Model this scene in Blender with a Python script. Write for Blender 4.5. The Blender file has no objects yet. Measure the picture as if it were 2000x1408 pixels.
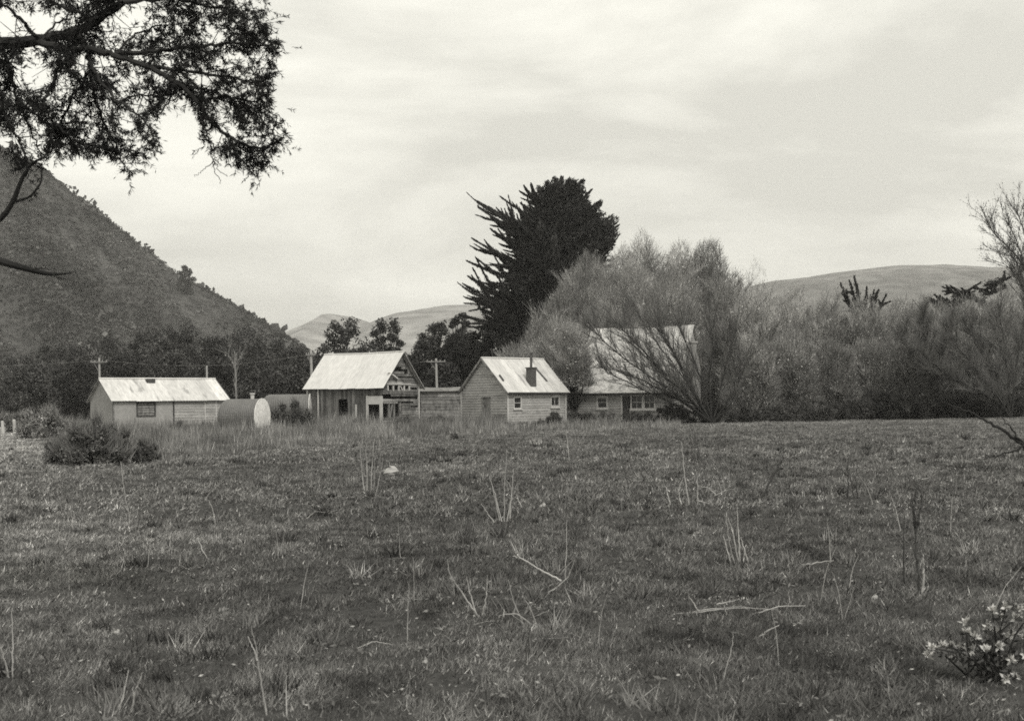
import bpy, math, random
import numpy as np
from mathutils import Matrix, Vector

R = math.radians
rng = np.random.default_rng(7)
random.seed(7)
C = bpy.context.scene.collection
F, H0, CAMZ, ROLL = 2246.0, 783.0, 1.6, R(0.7)
CR, SR = math.cos(ROLL), math.sin(ROLL)

# ---------------------------------------------------------------- helpers
def P(px, py, Y):
    """world point seen at photo pixel (px,py) at distance Y"""
    dx, dy = px - 1000.0, H0 - py
    u, v = dx * CR + dy * SR, -dx * SR + dy * CR
    return Vector((u / F * Y, Y, CAMZ + v / F * Y))

def gdist(px, py):
    dx, dy = px - 1000.0, H0 - py
    v = -dx * SR + dy * CR
    return CAMZ * F / max(-v, 4.0)

_tab = np.random.default_rng(3).random((256, 256))
def vnoise(x, y, s=0):
    x = np.asarray(x, float) + 37.3 * s; y = np.asarray(y, float) + 91.7 * s
    xi, yi = np.floor(x).astype(int), np.floor(y).astype(int)
    fx, fy = x - xi, y - yi
    fx, fy = fx * fx * (3 - 2 * fx), fy * fy * (3 - 2 * fy)
    g = lambda a, b: _tab[a & 255, b & 255]
    return (g(xi, yi) * (1 - fx) + g(xi + 1, yi) * fx) * (1 - fy) + (g(xi, yi + 1) * (1 - fx) + g(xi + 1, yi + 1) * fx) * fy
def fbm(x, y, o=4, s=0):
    t, a, n = 0, .5, 0
    for i in range(o):
        t = t + a * vnoise(np.asarray(x) * 2 ** i, np.asarray(y) * 2 ** i, s + i * 3); n += a; a *= .5
    return t / n

def gh(x, y):
    """height of the paddock"""
    x = np.asarray(x, float); y = np.asarray(y, float)
    f = np.clip(1 - (y - 60) / 60, 0, 1)
    return ((fbm(x / 3.0, y / 3.0, 3, 1) - .5) * .22 + (fbm(x / .7, y / .7, 2, 5) - .5) * .07) * (.35 + .65 * f) - .02

def gp(px, py):
    Y = gdist(px, py); p = P(px, py, Y)
    return Vector((p.x, p.y, float(gh(p.x, p.y))))
def on(px, Y, py=815):
    p = P(px, py, Y); return Vector((p.x, Y, float(gh(p.x, Y))))
def hz(px, py, Y):
    return P(px, py, Y).z

def tag(o, label=None, cat=None, group=None, kind=None):
    if label: o['label'] = label
    if cat: o['category'] = cat
    if group: o['group'] = group
    if kind: o['kind'] = kind
    return o
def empty(name, loc, rz=0, parent=None):
    o = bpy.data.objects.new(name, None); C.objects.link(o)
    o.location = loc; o.rotation_euler = (0, 0, rz); o.empty_display_size = .2
    if parent: o.parent = parent
    return o
def link(name, me, mat, parent=None):
    o = bpy.data.objects.new(name, me); C.objects.link(o)
    if mat: me.materials.append(mat)
    if parent: o.parent = parent
    return o

class MB:
    def __init__(s): s.v, s.f, s.t = [], [], []
    def pts(s, pts, faces, tone=1.0):
        n = len(s.v); s.v += [tuple(p) for p in pts]; s.f += [tuple(n + i for i in f) for f in faces]; s.t += [tone] * len(pts)
    def box(s, x0, x1, y0, y1, z0, z1, tone=1.0):
        p = [(x, y, z) for z in (z0, z1) for y in (y0, y1) for x in (x0, x1)]
        s.pts(p, [(0, 2, 3, 1), (4, 5, 7, 6), (0, 1, 5, 4), (2, 6, 7, 3), (0, 4, 6, 2), (1, 3, 7, 5)], tone)
    def hexa(s, p, tone=1.0):
        s.pts(p, [(0, 2, 3, 1), (4, 5, 7, 6), (0, 1, 5, 4), (2, 6, 7, 3), (0, 4, 6, 2), (1, 3, 7, 5)], tone)
    def bar(s, a, b, w, h=None, tone=1.0):
        a, b = Vector(a), Vector(b); d = (b - a).normalized(); h = h or w
        u = d.cross(Vector((0, 0, 1)));  u = u.normalized() if u.length > 1e-3 else Vector((1, 0, 0))
        v = u.cross(d).normalized()
        p = [q + u * (i * w / 2) + v * (j * h / 2) for q in (a, b) for j in (-1, 1) for i in (-1, 1)]
        s.hexa(p, tone)
    def tube(s, pts, rad, m=6, tone=1.0, cap=True):
        pts = [Vector(p) for p in pts]; n0 = len(s.v); k = len(pts)
        if not hasattr(rad, '__len__'): rad = [rad] * k
        for i, p in enumerate(pts):
            d = (pts[min(i + 1, k - 1)] - pts[max(i - 1, 0)])
            d = d.normalized() if d.length > 1e-6 else Vector((0, 0, 1))
            u = d.cross(Vector((.31, .95, .07))).normalized(); w = d.cross(u)
            for j in range(m):
                a = 2 * math.pi * j / m
                s.v.append(tuple(p + (u * math.cos(a) + w * math.sin(a)) * rad[i])); s.t.append(tone)
        for i in range(k - 1):
            for j in range(m):
                j2 = (j + 1) % m
                s.f.append((n0 + i * m + j, n0 + i * m + j2, n0 + (i + 1) * m + j2, n0 + (i + 1) * m + j))
        if cap:
            s.f.append(tuple(n0 + j for j in range(m))[::-1]); s.f.append(tuple(n0 + (k - 1) * m + j for j in range(m)))
    def build(s, name, mat, parent=None, smooth=False):
        me = bpy.data.meshes.new(name); me.from_pydata(s.v, [], s.f)
        a = me.attributes.new('tone', 'FLOAT', 'POINT'); a.data.foreach_set('value', np.array(s.t, np.float32))
        if smooth: me.polygons.foreach_set('use_smooth', [True] * len(me.polygons))
        me.update()
        return link(name, me, mat, parent)

class Cloud:
    """leaves (rhombi) and twigs (triangles) gathered in arrays"""
    def __init__(s): s.q, s.qt, s.t3, s.tt = [], [], [], []
    def leaves(s, c, a, b, tone):
        s.q.append(np.stack([c - a, c + b, c + a, c - b], 1)); s.qt.append(np.broadcast_to(np.asarray(tone, float), (len(c),)))
    def tris(s, p, d, b, tone):
        s.t3.append(np.stack([p - b, p + b, p + d], 1)); s.tt.append(np.broadcast_to(np.asarray(tone, float), (len(p),)))
    def build(s, name, mat, parent=None):
        q = np.concatenate(s.q) if s.q else np.zeros((0, 4, 3)); t = np.concatenate(s.t3) if s.t3 else np.zeros((0, 3, 3))
        nq, nt = len(q), len(t)
        V = np.concatenate([q.reshape(-1, 3), t.reshape(-1, 3)]).astype(np.float32)
        tone = np.concatenate([np.repeat(np.concatenate(s.qt), 4) if s.qt else np.zeros(0), np.repeat(np.concatenate(s.tt), 3) if s.tt else np.zeros(0)]).astype(np.float32)
        me = bpy.data.meshes.new(name)
        me.vertices.add(len(V)); me.vertices.foreach_set('co', V.ravel())
        me.loops.add(len(V)); me.loops.foreach_set('vertex_index', np.arange(len(V), dtype=np.int32))
        me.polygons.add(nq + nt)
        st = np.concatenate([np.arange(nq) * 4, nq * 4 + np.arange(nt) * 3]).astype(np.int32)
        me.polygons.foreach_set('loop_start', st)
        me.attributes.new('tone', 'FLOAT', 'POINT').data.foreach_set('value', tone)
        me.update(calc_edges=True)
        return link(name, me, mat, parent)

def unit(n):
    v = rng.normal(size=(n, 3)); return v / np.linalg.norm(v, axis=1, keepdims=True)
def norm(v): return v / np.maximum(np.linalg.norm(v, axis=-1, keepdims=True), 1e-9)
def perp(d):
    return norm(np.cross(d, unit(len(d))))

# ---------------------------------------------------------------- materials
def G(v): return (v, v * .985, v * .955, 1)
def mat(name, base, rough=.85, var=.25, scale=3.0, fine=0, attr=True, bump=0, bscale=40, spec=.25, stretch=(1, 1, 1), blot=None, translucent=0):
    m = bpy.data.materials.new(name); m.use_nodes = True; nt = m.node_tree; N, L = nt.nodes, nt.links
    b = N['Principled BSDF']; b.inputs['Roughness'].default_value = rough; b.inputs['Specular IOR Level'].default_value = spec
    tc = N.new('ShaderNodeTexCoord'); mp = N.new('ShaderNodeMapping'); mp.inputs['Scale'].default_value = stretch
    L.new(tc.outputs['Object'], mp.inputs['Vector'])
    def noise(sc, det=5):
        n = N.new('ShaderNodeTexNoise'); n.inputs['Scale'].default_value = sc; n.inputs['Detail'].default_value = det
        L.new(mp.outputs[0], n.inputs['Vector']); return n
    def math_(op, a, c):
        n = N.new('ShaderNodeMath'); n.operation = op
        for i, x in enumerate((a, c)):
            if isinstance(x, (int, float)): n.inputs[i].default_value = x
            else: L.new(x, n.inputs[i])
        return n.outputs[0]
    mr = N.new('ShaderNodeMapRange'); L.new(noise(scale).outputs['Fac'], mr.inputs['Value'])
    mr.inputs['From Min'].default_value = .3; mr.inputs['From Max'].default_value = .7
    mr.inputs['To Min'].default_value = 1 - var; mr.inputs['To Max'].default_value = 1 + var
    f = mr.outputs[0]
    if fine:
        m2 = N.new('ShaderNodeMapRange'); L.new(noise(fine, 3).outputs['Fac'], m2.inputs['Value'])
        m2.inputs['From Min'].default_value = .35; m2.inputs['From Max'].default_value = .65
        m2.inputs['To Min'].default_value = 1 - var; m2.inputs['To Max'].default_value = 1 + var
        f = math_('MULTIPLY', f, m2.outputs[0])
    if attr:
        at = N.new('ShaderNodeAttribute'); at.attribute_name = 'tone'; f = math_('MULTIPLY', f, at.outputs['Fac'])
    if blot:                                   # stains of their own shape: (scale, threshold, darkness)
        n = noise(blot[0], 6); r = N.new('ShaderNodeMapRange'); L.new(n.outputs['Fac'], r.inputs['Value'])
        r.inputs['From Min'].default_value = blot[1]; r.inputs['From Max'].default_value = blot[1] + .08
        r.inputs['To Min'].default_value = 1; r.inputs['To Max'].default_value = blot[2]
        f = math_('MULTIPLY', f, r.outputs[0])
    mx = N.new('ShaderNodeVectorMath'); mx.operation = 'SCALE'; mx.inputs[0].default_value = G(base)[:3]; L.new(f, mx.inputs['Scale'])
    L.new(mx.outputs[0], b.inputs['Base Color'])
    if bump:
        bn = N.new('ShaderNodeBump'); bn.inputs['Strength'].default_value = bump; bn.inputs['Distance'].default_value = .02
        L.new(noise(bscale, 4).outputs['Fac'], bn.inputs['Height']); L.new(bn.outputs[0], b.inputs['Normal'])
    return m
M = dict(
    ground=mat('turf_soil', .055, .95, .3, .35, fine=9, attr=False, bump=.6, bscale=30, spec=.1),
    grass=mat('turf_blades', .115, .85, .18, .25, spec=.15),
    longgrass=mat('rank_grass', .185, .85, .2, .5, spec=.15),
    stalk=mat('dead_stalk', .36, .8, .25, 6),
    darkstalk=mat('dark_stem', .06, .8, .25, 6),
    litter=mat('pale_leaf_litter', .38, .8, .25, 5),
    hill=mat('hill_turf', .055, .95, .35, .03, fine=.25, attr=False, spec=.1),
    scrub=mat('hill_scrub', .062, .9, .3, .03, spec=.1),
    farhill=mat('far_hill', .27, .95, .3, .006, fine=.03, attr=False, spec=.1),
    ridge=mat('far_ridge', .15, .95, .35, .006, fine=.04, attr=False, spec=.1),
    darkleaf=mat('dark_bush_leaf', .05, .8, .25, .5, spec=.2),
    cypress=mat('cypress_leaf', .03, .85, .3, .5, spec=.15),
    pine=mat('needle_sprays', .02, .8, .2, 3, spec=.2),
    willow=mat('willow_twigs', .25, .85, .3, .45, spec=.15),
    willowdark=mat('willow_dark_twigs', .13, .85, .3, .45, spec=.15),
    shrub=mat('shrub_leaf', .11, .85, .25, 1.2, spec=.2),
    gorse=mat('gorse_leaf', .18, .85, .25, 2, spec=.2),
    paleleaf=mat('pale_rosette', .52, .7, .2, 8, spec=.3),
    bark=mat('bark', .032, .9, .3, 4, bump=.5, bscale=18, spec=.15),
    palebark=mat('pale_bark', .24, .9, .25, 4, bump=.4, bscale=20, spec=.15),
    iron=mat('roof_iron', .60, .6, .08, .9, fine=7, spec=.35, stretch=(1, .3, .3), blot=(1.8, .64, .75)),
    ironold=mat('roof_iron_stained', .56, .65, .12, 1.3, fine=8, spec=.3, stretch=(1, .22, .22), blot=(2.4, .60, .55)),
    shingle=mat('old_shingle', .42, .85, .3, 1.5, fine=8, spec=.2, blot=(1.4, .55, .55)),
    plaster=mat('plaster', .33, .9, .10, 1.2, fine=6, bump=.3, bscale=25, spec=.2, blot=(1.1, .62, .75)),
    board=mat('weatherboard', .34, .85, .2, 1.2, fine=9, spec=.2, stretch=(.6, .6, 2.2), blot=(1.3, .57, .68)),
    greyboard=mat('bare_board', .22, .9, .3, 2.0, fine=12, blot=(2.2, .56, .5), spec=.15),
    vboard=mat('upright_board', .115, .9, .3, 2.5, fine=10, spec=.15, stretch=(3, 3, .3)),
    trim=mat('pale_trim', .5, .8, .12, 2, spec=.25),
    darktrim=mat('dark_trim', .06, .8, .2, 3, spec=.25),
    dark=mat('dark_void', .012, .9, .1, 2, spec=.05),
    glass=mat('window_pane', .015, .25, .1, 2, attr=False, spec=.5),
    tank=mat('tank_iron', .14, .6, .15, 1.2, fine=10, spec=.35),
    tankend=mat('tank_end', .72, .6, .15, 1.5, fine=8, spec=.3),
    stone=mat('stone', .36, .9, .2, 6, bump=.6, bscale=25, spec=.2),
    pole=mat('pole_wood', .36, .9, .15, 3, spec=.15),
    brick=mat('chimney_brick', .3, .9, .25, 3, spec=.15),
    rust=mat('rusty_flue', .085, .8, .25, 5, spec=.25),
)

# ---------------------------------------------------------------- camera, sky, sun
sc = bpy.context.scene
cam = bpy.data.cameras.new('camera'); co = bpy.data.objects.new('camera', cam); C.objects.link(co)
cam.sensor_width = 36; cam.lens = F / 2000 * 36; cam.clip_end = 9000; cam.clip_start = .1
cam.shift_y = (H0 - 704) / 2000
co.matrix_world = Matrix.Translation((0, 0, CAMZ)) @ Matrix.Rotation(R(90), 4, 'X') @ Matrix.Rotation(-ROLL, 4, 'Z')
cam.dof.use_dof = True; cam.dof.focus_distance = 45; cam.dof.aperture_fstop = 6
sc.camera = co
sc.view_settings.view_transform = 'Standard'; sc.view_settings.look = 'None'; sc.view_settings.exposure = .15; sc.cycles.use_denoising = False; sc.cycles.filter_width = 1.7; sc.view_settings.gamma = 1

SUN_EL, SUN_AZ = R(48), R(150)       # azimuth clockwise from +Y: behind the camera, to the right
w = bpy.data.worlds.new('World'); sc.world = w; w.use_nodes = True
nt = w.node_tree; N, L = nt.nodes, nt.links
bg = N['Background']; bg.inputs['Strength'].default_value = .1
sky = N.new('ShaderNodeTexSky'); sky.sky_type = 'NISHITA'; sky.sun_disc = False; sky.sun_elevation = SUN_EL; sky.sun_rotation = SUN_AZ; sky.dust_density = 4
bw = N.new('ShaderNodeRGBToBW'); L.new(sky.outputs[0], bw.inputs[0])
tc = N.new('ShaderNodeTexCoord'); mp = N.new('ShaderNodeMapping'); mp.inputs['Scale'].default_value = (1.0, 1.0, 3.6); mp.inputs['Location'].default_value = (.35, .1, .55)
L.new(tc.outputs['Generated'], mp.inputs['Vector'])
no = N.new('ShaderNodeTexNoise'); no.inputs['Scale'].default_value = 2.3; no.inputs['Detail'].default_value = 7; no.inputs['Roughness'].default_value = .56; no.inputs['Distortion'].default_value = .25
L.new(mp.outputs[0], no.inputs['Vector'])
rp = N.new('ShaderNodeValToRGB'); e = rp.color_ramp.elements
e[0].position = .41; e[0].color = (9.7, 9.7, 9.7, 1); e[1].position = .61; e[1].color = (6.7, 6.7, 6.7, 1)
L.new(no.outputs['Fac'], rp.inputs[0])
ml = N.new('ShaderNodeMath'); ml.operation = 'MULTIPLY_ADD'; L.new(bw.outputs[0], ml.inputs[0]); ml.inputs[1].default_value = .12; L.new(rp.outputs[0], ml.inputs[2])
tn = N.new('ShaderNodeVectorMath'); tn.operation = 'SCALE'; tn.inputs[0].default_value = (1, .985, .89); L.new(ml.outputs[0], tn.inputs['Scale'])
L.new(tn.outputs[0], bg.inputs['Color'])
sl = bpy.data.lights.new('sun', 'SUN'); so = bpy.data.objects.new('sun', sl); C.objects.link(so)
sl.energy = 1.8; sl.angle = R(14); sl.color = (1, .97, .92)
sd = Vector((math.sin(SUN_AZ) * math.cos(SUN_EL), math.cos(SUN_AZ) * math.cos(SUN_EL), math.sin(SUN_EL)))
so.rotation_euler = sd.to_track_quat('Z', 'Y').to_euler()

# ---------------------------------------------------------------- ground
def grid_mesh(name, X, Y, Z, m):
    r, c = X.shape
    V = np.stack([X, Y, Z], -1).reshape(-1, 3).astype(np.float32)
    i = np.arange(r * c).reshape(r, c)
    q = np.stack([i[:-1, :-1], i[:-1, 1:], i[1:, 1:], i[1:, :-1]], -1).reshape(-1, 4)
    me = bpy.data.meshes.new(name); me.vertices.add(len(V)); me.vertices.foreach_set('co', V.ravel())
    me.loops.add(q.size); me.loops.foreach_set('vertex_index', q.ravel().astype(np.int32))
    me.polygons.add(len(q)); me.polygons.foreach_set('loop_start', (np.arange(len(q)) * 4).astype(np.int32))
    me.polygons.foreach_set('use_smooth', np.ones(len(q), bool)); me.update(calc_edges=True)
    return link(name, me, m)
yy = np.exp(np.linspace(math.log(5), math.log(2475), 700)) - 25
tt = np.linspace(-1.6, 1.6, 420); tt = tt * (.45 + .55 * np.abs(tt) / 1.6) / .999
gx_ = tt[None, :] * (yy[:, None] + 25); gy_ = np.repeat(yy[:, None], 420, 1)
tag(grid_mesh('ground', gx_, gy_, gh(gx_, gy_) * np.clip(2 - gy_ / 200, 0, 1), M['ground']), kind='structure')

# turf: blade tone mixes dry and green patches with grazing light painted in afar
def turf():
    cl = Cloud()
    for y0, y1, dens, h, wd, sp in ((2.6, 9, 6000, .055, .0038, .62), (9, 16, 2600, .062, .006, .58), (16, 30, 700, .08, .012, .56), (30, 50, 200, .10, .024, .56), (50, 92, 120, .10, .022, .58)):
        mg = 3.0; area = sp * (y1 * y1 - y0 * y0) + 2 * mg * (y1 - y0); n = int(area * dens)
        q0, q1 = y0 + mg / sp, y1 + mg / sp; y = np.sqrt(rng.uniform(q0 * q0, q1 * q1, n)) - mg / sp; x = rng.uniform(-1, 1, n) * (sp * y + mg)
        cov = fbm(x / .5, y / .5, 3, 9); k = rng.random(n) < np.clip(.42 + 2.2 * (cov - .3), .35, 1)
        x, y, cov = x[k], y[k], cov[k]; n = len(x)
        p = np.stack([x, y, gh(x, y) - .008], 1)
        d = np.stack([rng.normal(0, .75, n) + .25, rng.normal(0, .75, n), np.abs(rng.normal(.75, .35, n))], 1); d = norm(d)
        tus = fbm(x / .16, y / .2, 2, 13); hh = h * .85 * rng.uniform(.45, 1.4, n) * (.25 + 1.7 * np.clip(cov * .5 + tus * .8 - .2, 0, 1))
        b = np.cross(d, np.array([0, 1.0, 0])); b = norm(b + rng.normal(0, .3, (n, 3))) * (wd * rng.uniform(.6, 1.3, n))[:, None]
        patch = fbm(x / 2.2, y / 3.2, 4, 21); patch2 = fbm(x / .28, y / .4, 3, 31)
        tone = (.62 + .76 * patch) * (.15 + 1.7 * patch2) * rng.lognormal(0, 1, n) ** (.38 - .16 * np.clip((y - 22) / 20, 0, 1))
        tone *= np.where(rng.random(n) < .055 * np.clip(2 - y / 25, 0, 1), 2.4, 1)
        tone *= 1 + .6 * np.clip((y - 18) / 50, 0, 1) + .45 * np.clip((-x / y - .12) / .3, 0, 1)  # far blades lightened for grazing light painted into tone; left side lighter too
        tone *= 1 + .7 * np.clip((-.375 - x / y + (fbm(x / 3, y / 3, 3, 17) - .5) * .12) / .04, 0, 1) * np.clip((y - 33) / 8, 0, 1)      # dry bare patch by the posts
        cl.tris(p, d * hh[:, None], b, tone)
    m = 1500; y = 4.8 * np.exp(rng.uniform(0, 2.2, m)); x = rng.uniform(-.58, .58, m) * y; kk = fbm(x / 2.5, y / 2.5, 3, 63) > .42; x, y = x[kk], y[kk]; m = len(x)
    k = 34; i = np.repeat(np.arange(m), k); n = len(i); sz = rng.uniform(.05, .17, m) * (.8 + y / 40)
    px_, py_ = x[i] + rng.normal(0, .28, n) * sz[i], y[i] + rng.normal(0, .28, n) * sz[i]
    d = norm(np.stack([rng.normal(0, .55, n), rng.normal(0, .55, n), np.ones(n) * .8], 1)) * (sz[i] * rng.uniform(.5, 1.3, n))[:, None]
    b = norm(np.cross(d, np.array([0, 1., 0])) + rng.normal(0, .01, (n, 3))) * (.0022 + .00042 * y[i])[:, None]
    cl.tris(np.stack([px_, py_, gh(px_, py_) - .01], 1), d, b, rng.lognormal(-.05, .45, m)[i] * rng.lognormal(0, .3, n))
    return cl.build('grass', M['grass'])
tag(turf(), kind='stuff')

def longgrass():
    cl = Cloud(); n = 120000
    px = rng.uniform(100, 1330, n); y = rng.uniform(33, 74, n)
    x = (px - 1000) / F * y
    front = 33 + np.clip((px - 240) / 660, 0, 1.6) * 20 + (fbm(x / 2, y / 2, 3, 41) - .5) * 16
    k = (y > front) & (rng.random(n) < np.clip(.25 + 1.6 * (fbm(x / 1.2, y / 1.2, 3, 44) - .25), .1, 1))
    # beside the pale paddock on the left the grass stays short
    k &= ~((px < 120) & (y > 35))
    px, x, y, front = px[k], x[k], y[k], front[k]; n = len(x)
    rise = np.clip((y - front) / 10, .15, 1)
    h = rng.uniform(.25, .75, n) * (.35 + .65 * rise) * (.15 + 1.6 * fbm(x / .8, y / .9, 2, 47)) * np.where(px > 980, .6, 1) * (1 + .45 * np.clip((y - 56) / 8, 0, 1))
    d = norm(np.stack([rng.normal(0, .3, n), rng.normal(0, .3, n), np.ones(n)], 1)) * h[:, None]
    b = np.stack([rng.uniform(.006, .018, n), np.zeros(n), np.zeros(n)], 1)
    tone = (.1 + 1.7 * fbm(x / 1.1, y / 1.6, 3, 51)) * rng.lognormal(0, .4, n)
    cl.tris(np.stack([x, y, gh(x, y) - .02], 1), d, b, tone)
    return cl.build('long_grass', M['longgrass'])
tag(longgrass(), kind='stuff')

def litter():
    cl = Cloud(); n = 2600
    y = 5 * np.exp(rng.uniform(0, 1.5, n)); x = rng.uniform(-.55, .55, n) * y
    k = rng.random(n) < np.clip(2.2 * (fbm(x / 1.6, y / 1.6, 3, 61) - .32), .04, 1); x, y = x[k], y[k]; n = len(x)
    s = rng.uniform(.005, .016, n) * (.6 + y / 24)
    a = norm(np.stack([rng.normal(0, 1, n), rng.normal(0, 1, n), rng.normal(0, .5, n)], 1)); b = perp(a)
    cl.leaves(np.stack([x, y, gh(x, y) + rng.uniform(.02, .05, n)], 1), a * s[:, None] * 1.4, b * s[:, None] * .6, rng.uniform(.4, 1.1, n))
    m = 420; y = 5 * np.exp(rng.uniform(0, 1.7, m)); x = rng.uniform(-.55, .55, m) * y; k = 7
    yy_, xx_ = np.repeat(y, k) + rng.normal(0, .035, m * k), np.repeat(x, k) + rng.normal(0, .035, m * k)
    a = norm(np.stack([rng.normal(0, 1, m * k), rng.normal(0, 1, m * k), np.abs(rng.normal(.3, .4, m * k))], 1)); b = perp(a); q = rng.uniform(.012, .03, m * k)[:, None]
    cl.leaves(np.stack([xx_, yy_, gh(xx_, yy_) + .035], 1), a * q, b * q * .35, np.repeat(rng.uniform(.18, .6, m), k))
    return cl.build('leaf_litter', M['litter'])
tag(litter(), kind='stuff')

# ---------------------------------------------------------------- hills
sil = [(-900, 60), (-500, 80), (-250, 180), (0, 290), (60, 316), (130, 372), (250, 466), (350, 540), (430, 582), (500, 626), (560, 660), (640, 715), (720, 770), (800, 790)]
YC = 520.0
sx = np.array([P(a, b, YC).x for a, b in sil]); sz = np.array([P(a, b, YC).z for a, b in sil])
def hillh(x, y):
    c = np.interp(x, sx, sz) * np.clip((x + 560) / 120, 0, 1)
    foot = 285 + 40 * (vnoise(x / 60, x * 0, 71) - .5)
    t = np.clip((y - foot) / (YC - foot), 0, 1); back = np.clip((760 - y) / 240, 0, 1)
    rib = (fbm((x + .75 * y) / 30, y / 160, 4, 73) - .5) * 30 * np.sin(np.pi * np.clip(t, 0, 1)) ** .7 * np.clip(c / 60, 0, 1)
    return np.maximum(np.where(y < YC, c * (t * t * (1.6 - .6 * t)) , c * back * back * (3 - 2 * back)) + rib - .5, -.6)
hxs, hys = np.meshgrid(np.linspace(-560, -20, 260), np.linspace(250, 780, 220))
hx = hxs
tag(grid_mesh('hill', hxs, hys, hillh(hxs, hys), M['hill']), kind='structure')
def hill_scrub():
    cl = Cloud(); n = 60000
    x = rng.uniform(-330, -40, n); y = rng.uniform(290, 540, n)
    k = (x / y > -.60) & (x / y < -.12); x, y = x[k], y[k]
    band = fbm((x + .75 * y) / 14, y / 60, 4, 75); k = rng.random(len(x)) < np.clip(.15 + 2.5 * (band - .25), .1, 1)
    x, y, band = x[k], y[k], band[k]
    z = hillh(x, y); k = z > .5; x, y, z, band = x[k], y[k], z[k], band[k]; n = len(x)
    m = 9
    r = rng.lognormal(-.15, .42, n) * (.45 + .9 * band) * np.where(rng.random(n) < .012, 2.2, 1)
    c = np.stack([x, y, z + r * .35], 1)
    ci = np.repeat(np.arange(n), m); u = unit(n * m); u[:, 2] = np.abs(u[:, 2])
    pc = c[ci] + u * (r[ci] * rng.uniform(.55, 1.05, n * m))[:, None] * np.array([1, 1, .85])
    a = unit(n * m); b = perp(a); s = r[ci] * rng.uniform(.28, .5, n * m)
    tone = (rng.lognormal(0, .3, n) * (.1 + 1.8 * fbm((z + .69 * x) / 6, (x - z) / 34, 4, 79)) * (.5 + fbm(x / 40, z / 26, 3, 85)))[ci] * rng.uniform(.8, 1.2, n * m)
    cl.leaves(pc, a * s[:, None], b * (s * .7)[:, None], tone)
    return cl.build('hill_scrub', M['scrub'])
tag(hill_scrub(), kind='stuff')

def far_hill(name, prof, Y, depth, seed, m='farhill'):
    X = np.array([P(a, b, Y).x for a, b in prof]); Zp = np.array([P(a, b, Y).z for a, b in prof])
    xs, ts = np.meshgrid(np.linspace(X[0], X[-1], 160), np.linspace(0, 1, 60))
    ys = Y - depth + ts * 2 * depth
    prof_z = np.interp(xs, X, Zp)
    z = prof_z * np.sin(np.pi * ts) ** 1.0 + (fbm(xs / 90, ys / 140, 4, seed) - .5) * 26 * np.sin(np.pi * ts) * (np.abs(ts - .5) * 2) ** .5 - 1
    z = np.maximum(z, -1)
    tag(grid_mesh(name, xs, ys, z, M[m]), kind='structure')
far_hill('distant_hill', [(380, 790), (480, 730), (560, 672), (600, 648), (625, 632), (655, 613), (690, 617), (730, 630), (780, 613), (830, 604), (870, 599), (950, 600), (1050, 620), (1200, 660), (1400, 780)], 1500, 500, 81)
far_hill('distant_ridge', [(1150, 790), (1250, 640), (1400, 575), (1500, 552), (1560, 544), (1620, 533), (1720, 527), (1820, 523), (1900, 527), (1970, 525), (2060, 518), (2200, 530), (2500, 640), (2700, 790)], 1700, 600, 83, 'ridge')

hb = MB(); hb.box(-4100, 4100, -60, 2600, -2.2, 205)
hm = bpy.data.materials.new('haze'); hm.use_nodes = True; hn = hm.node_tree; hn.nodes.remove(hn.nodes['Principled BSDF'])
pv = hn.nodes.new('ShaderNodeVolumePrincipled'); pv.inputs['Density'].default_value = .00028; pv.inputs['Color'].default_value = G(.97); pv.inputs['Anisotropy'].default_value = .2
hn.links.new(pv.outputs[0], hn.nodes['Material Output'].inputs['Volume'])
tag(hb.build('haze', hm), kind='stuff')

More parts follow.
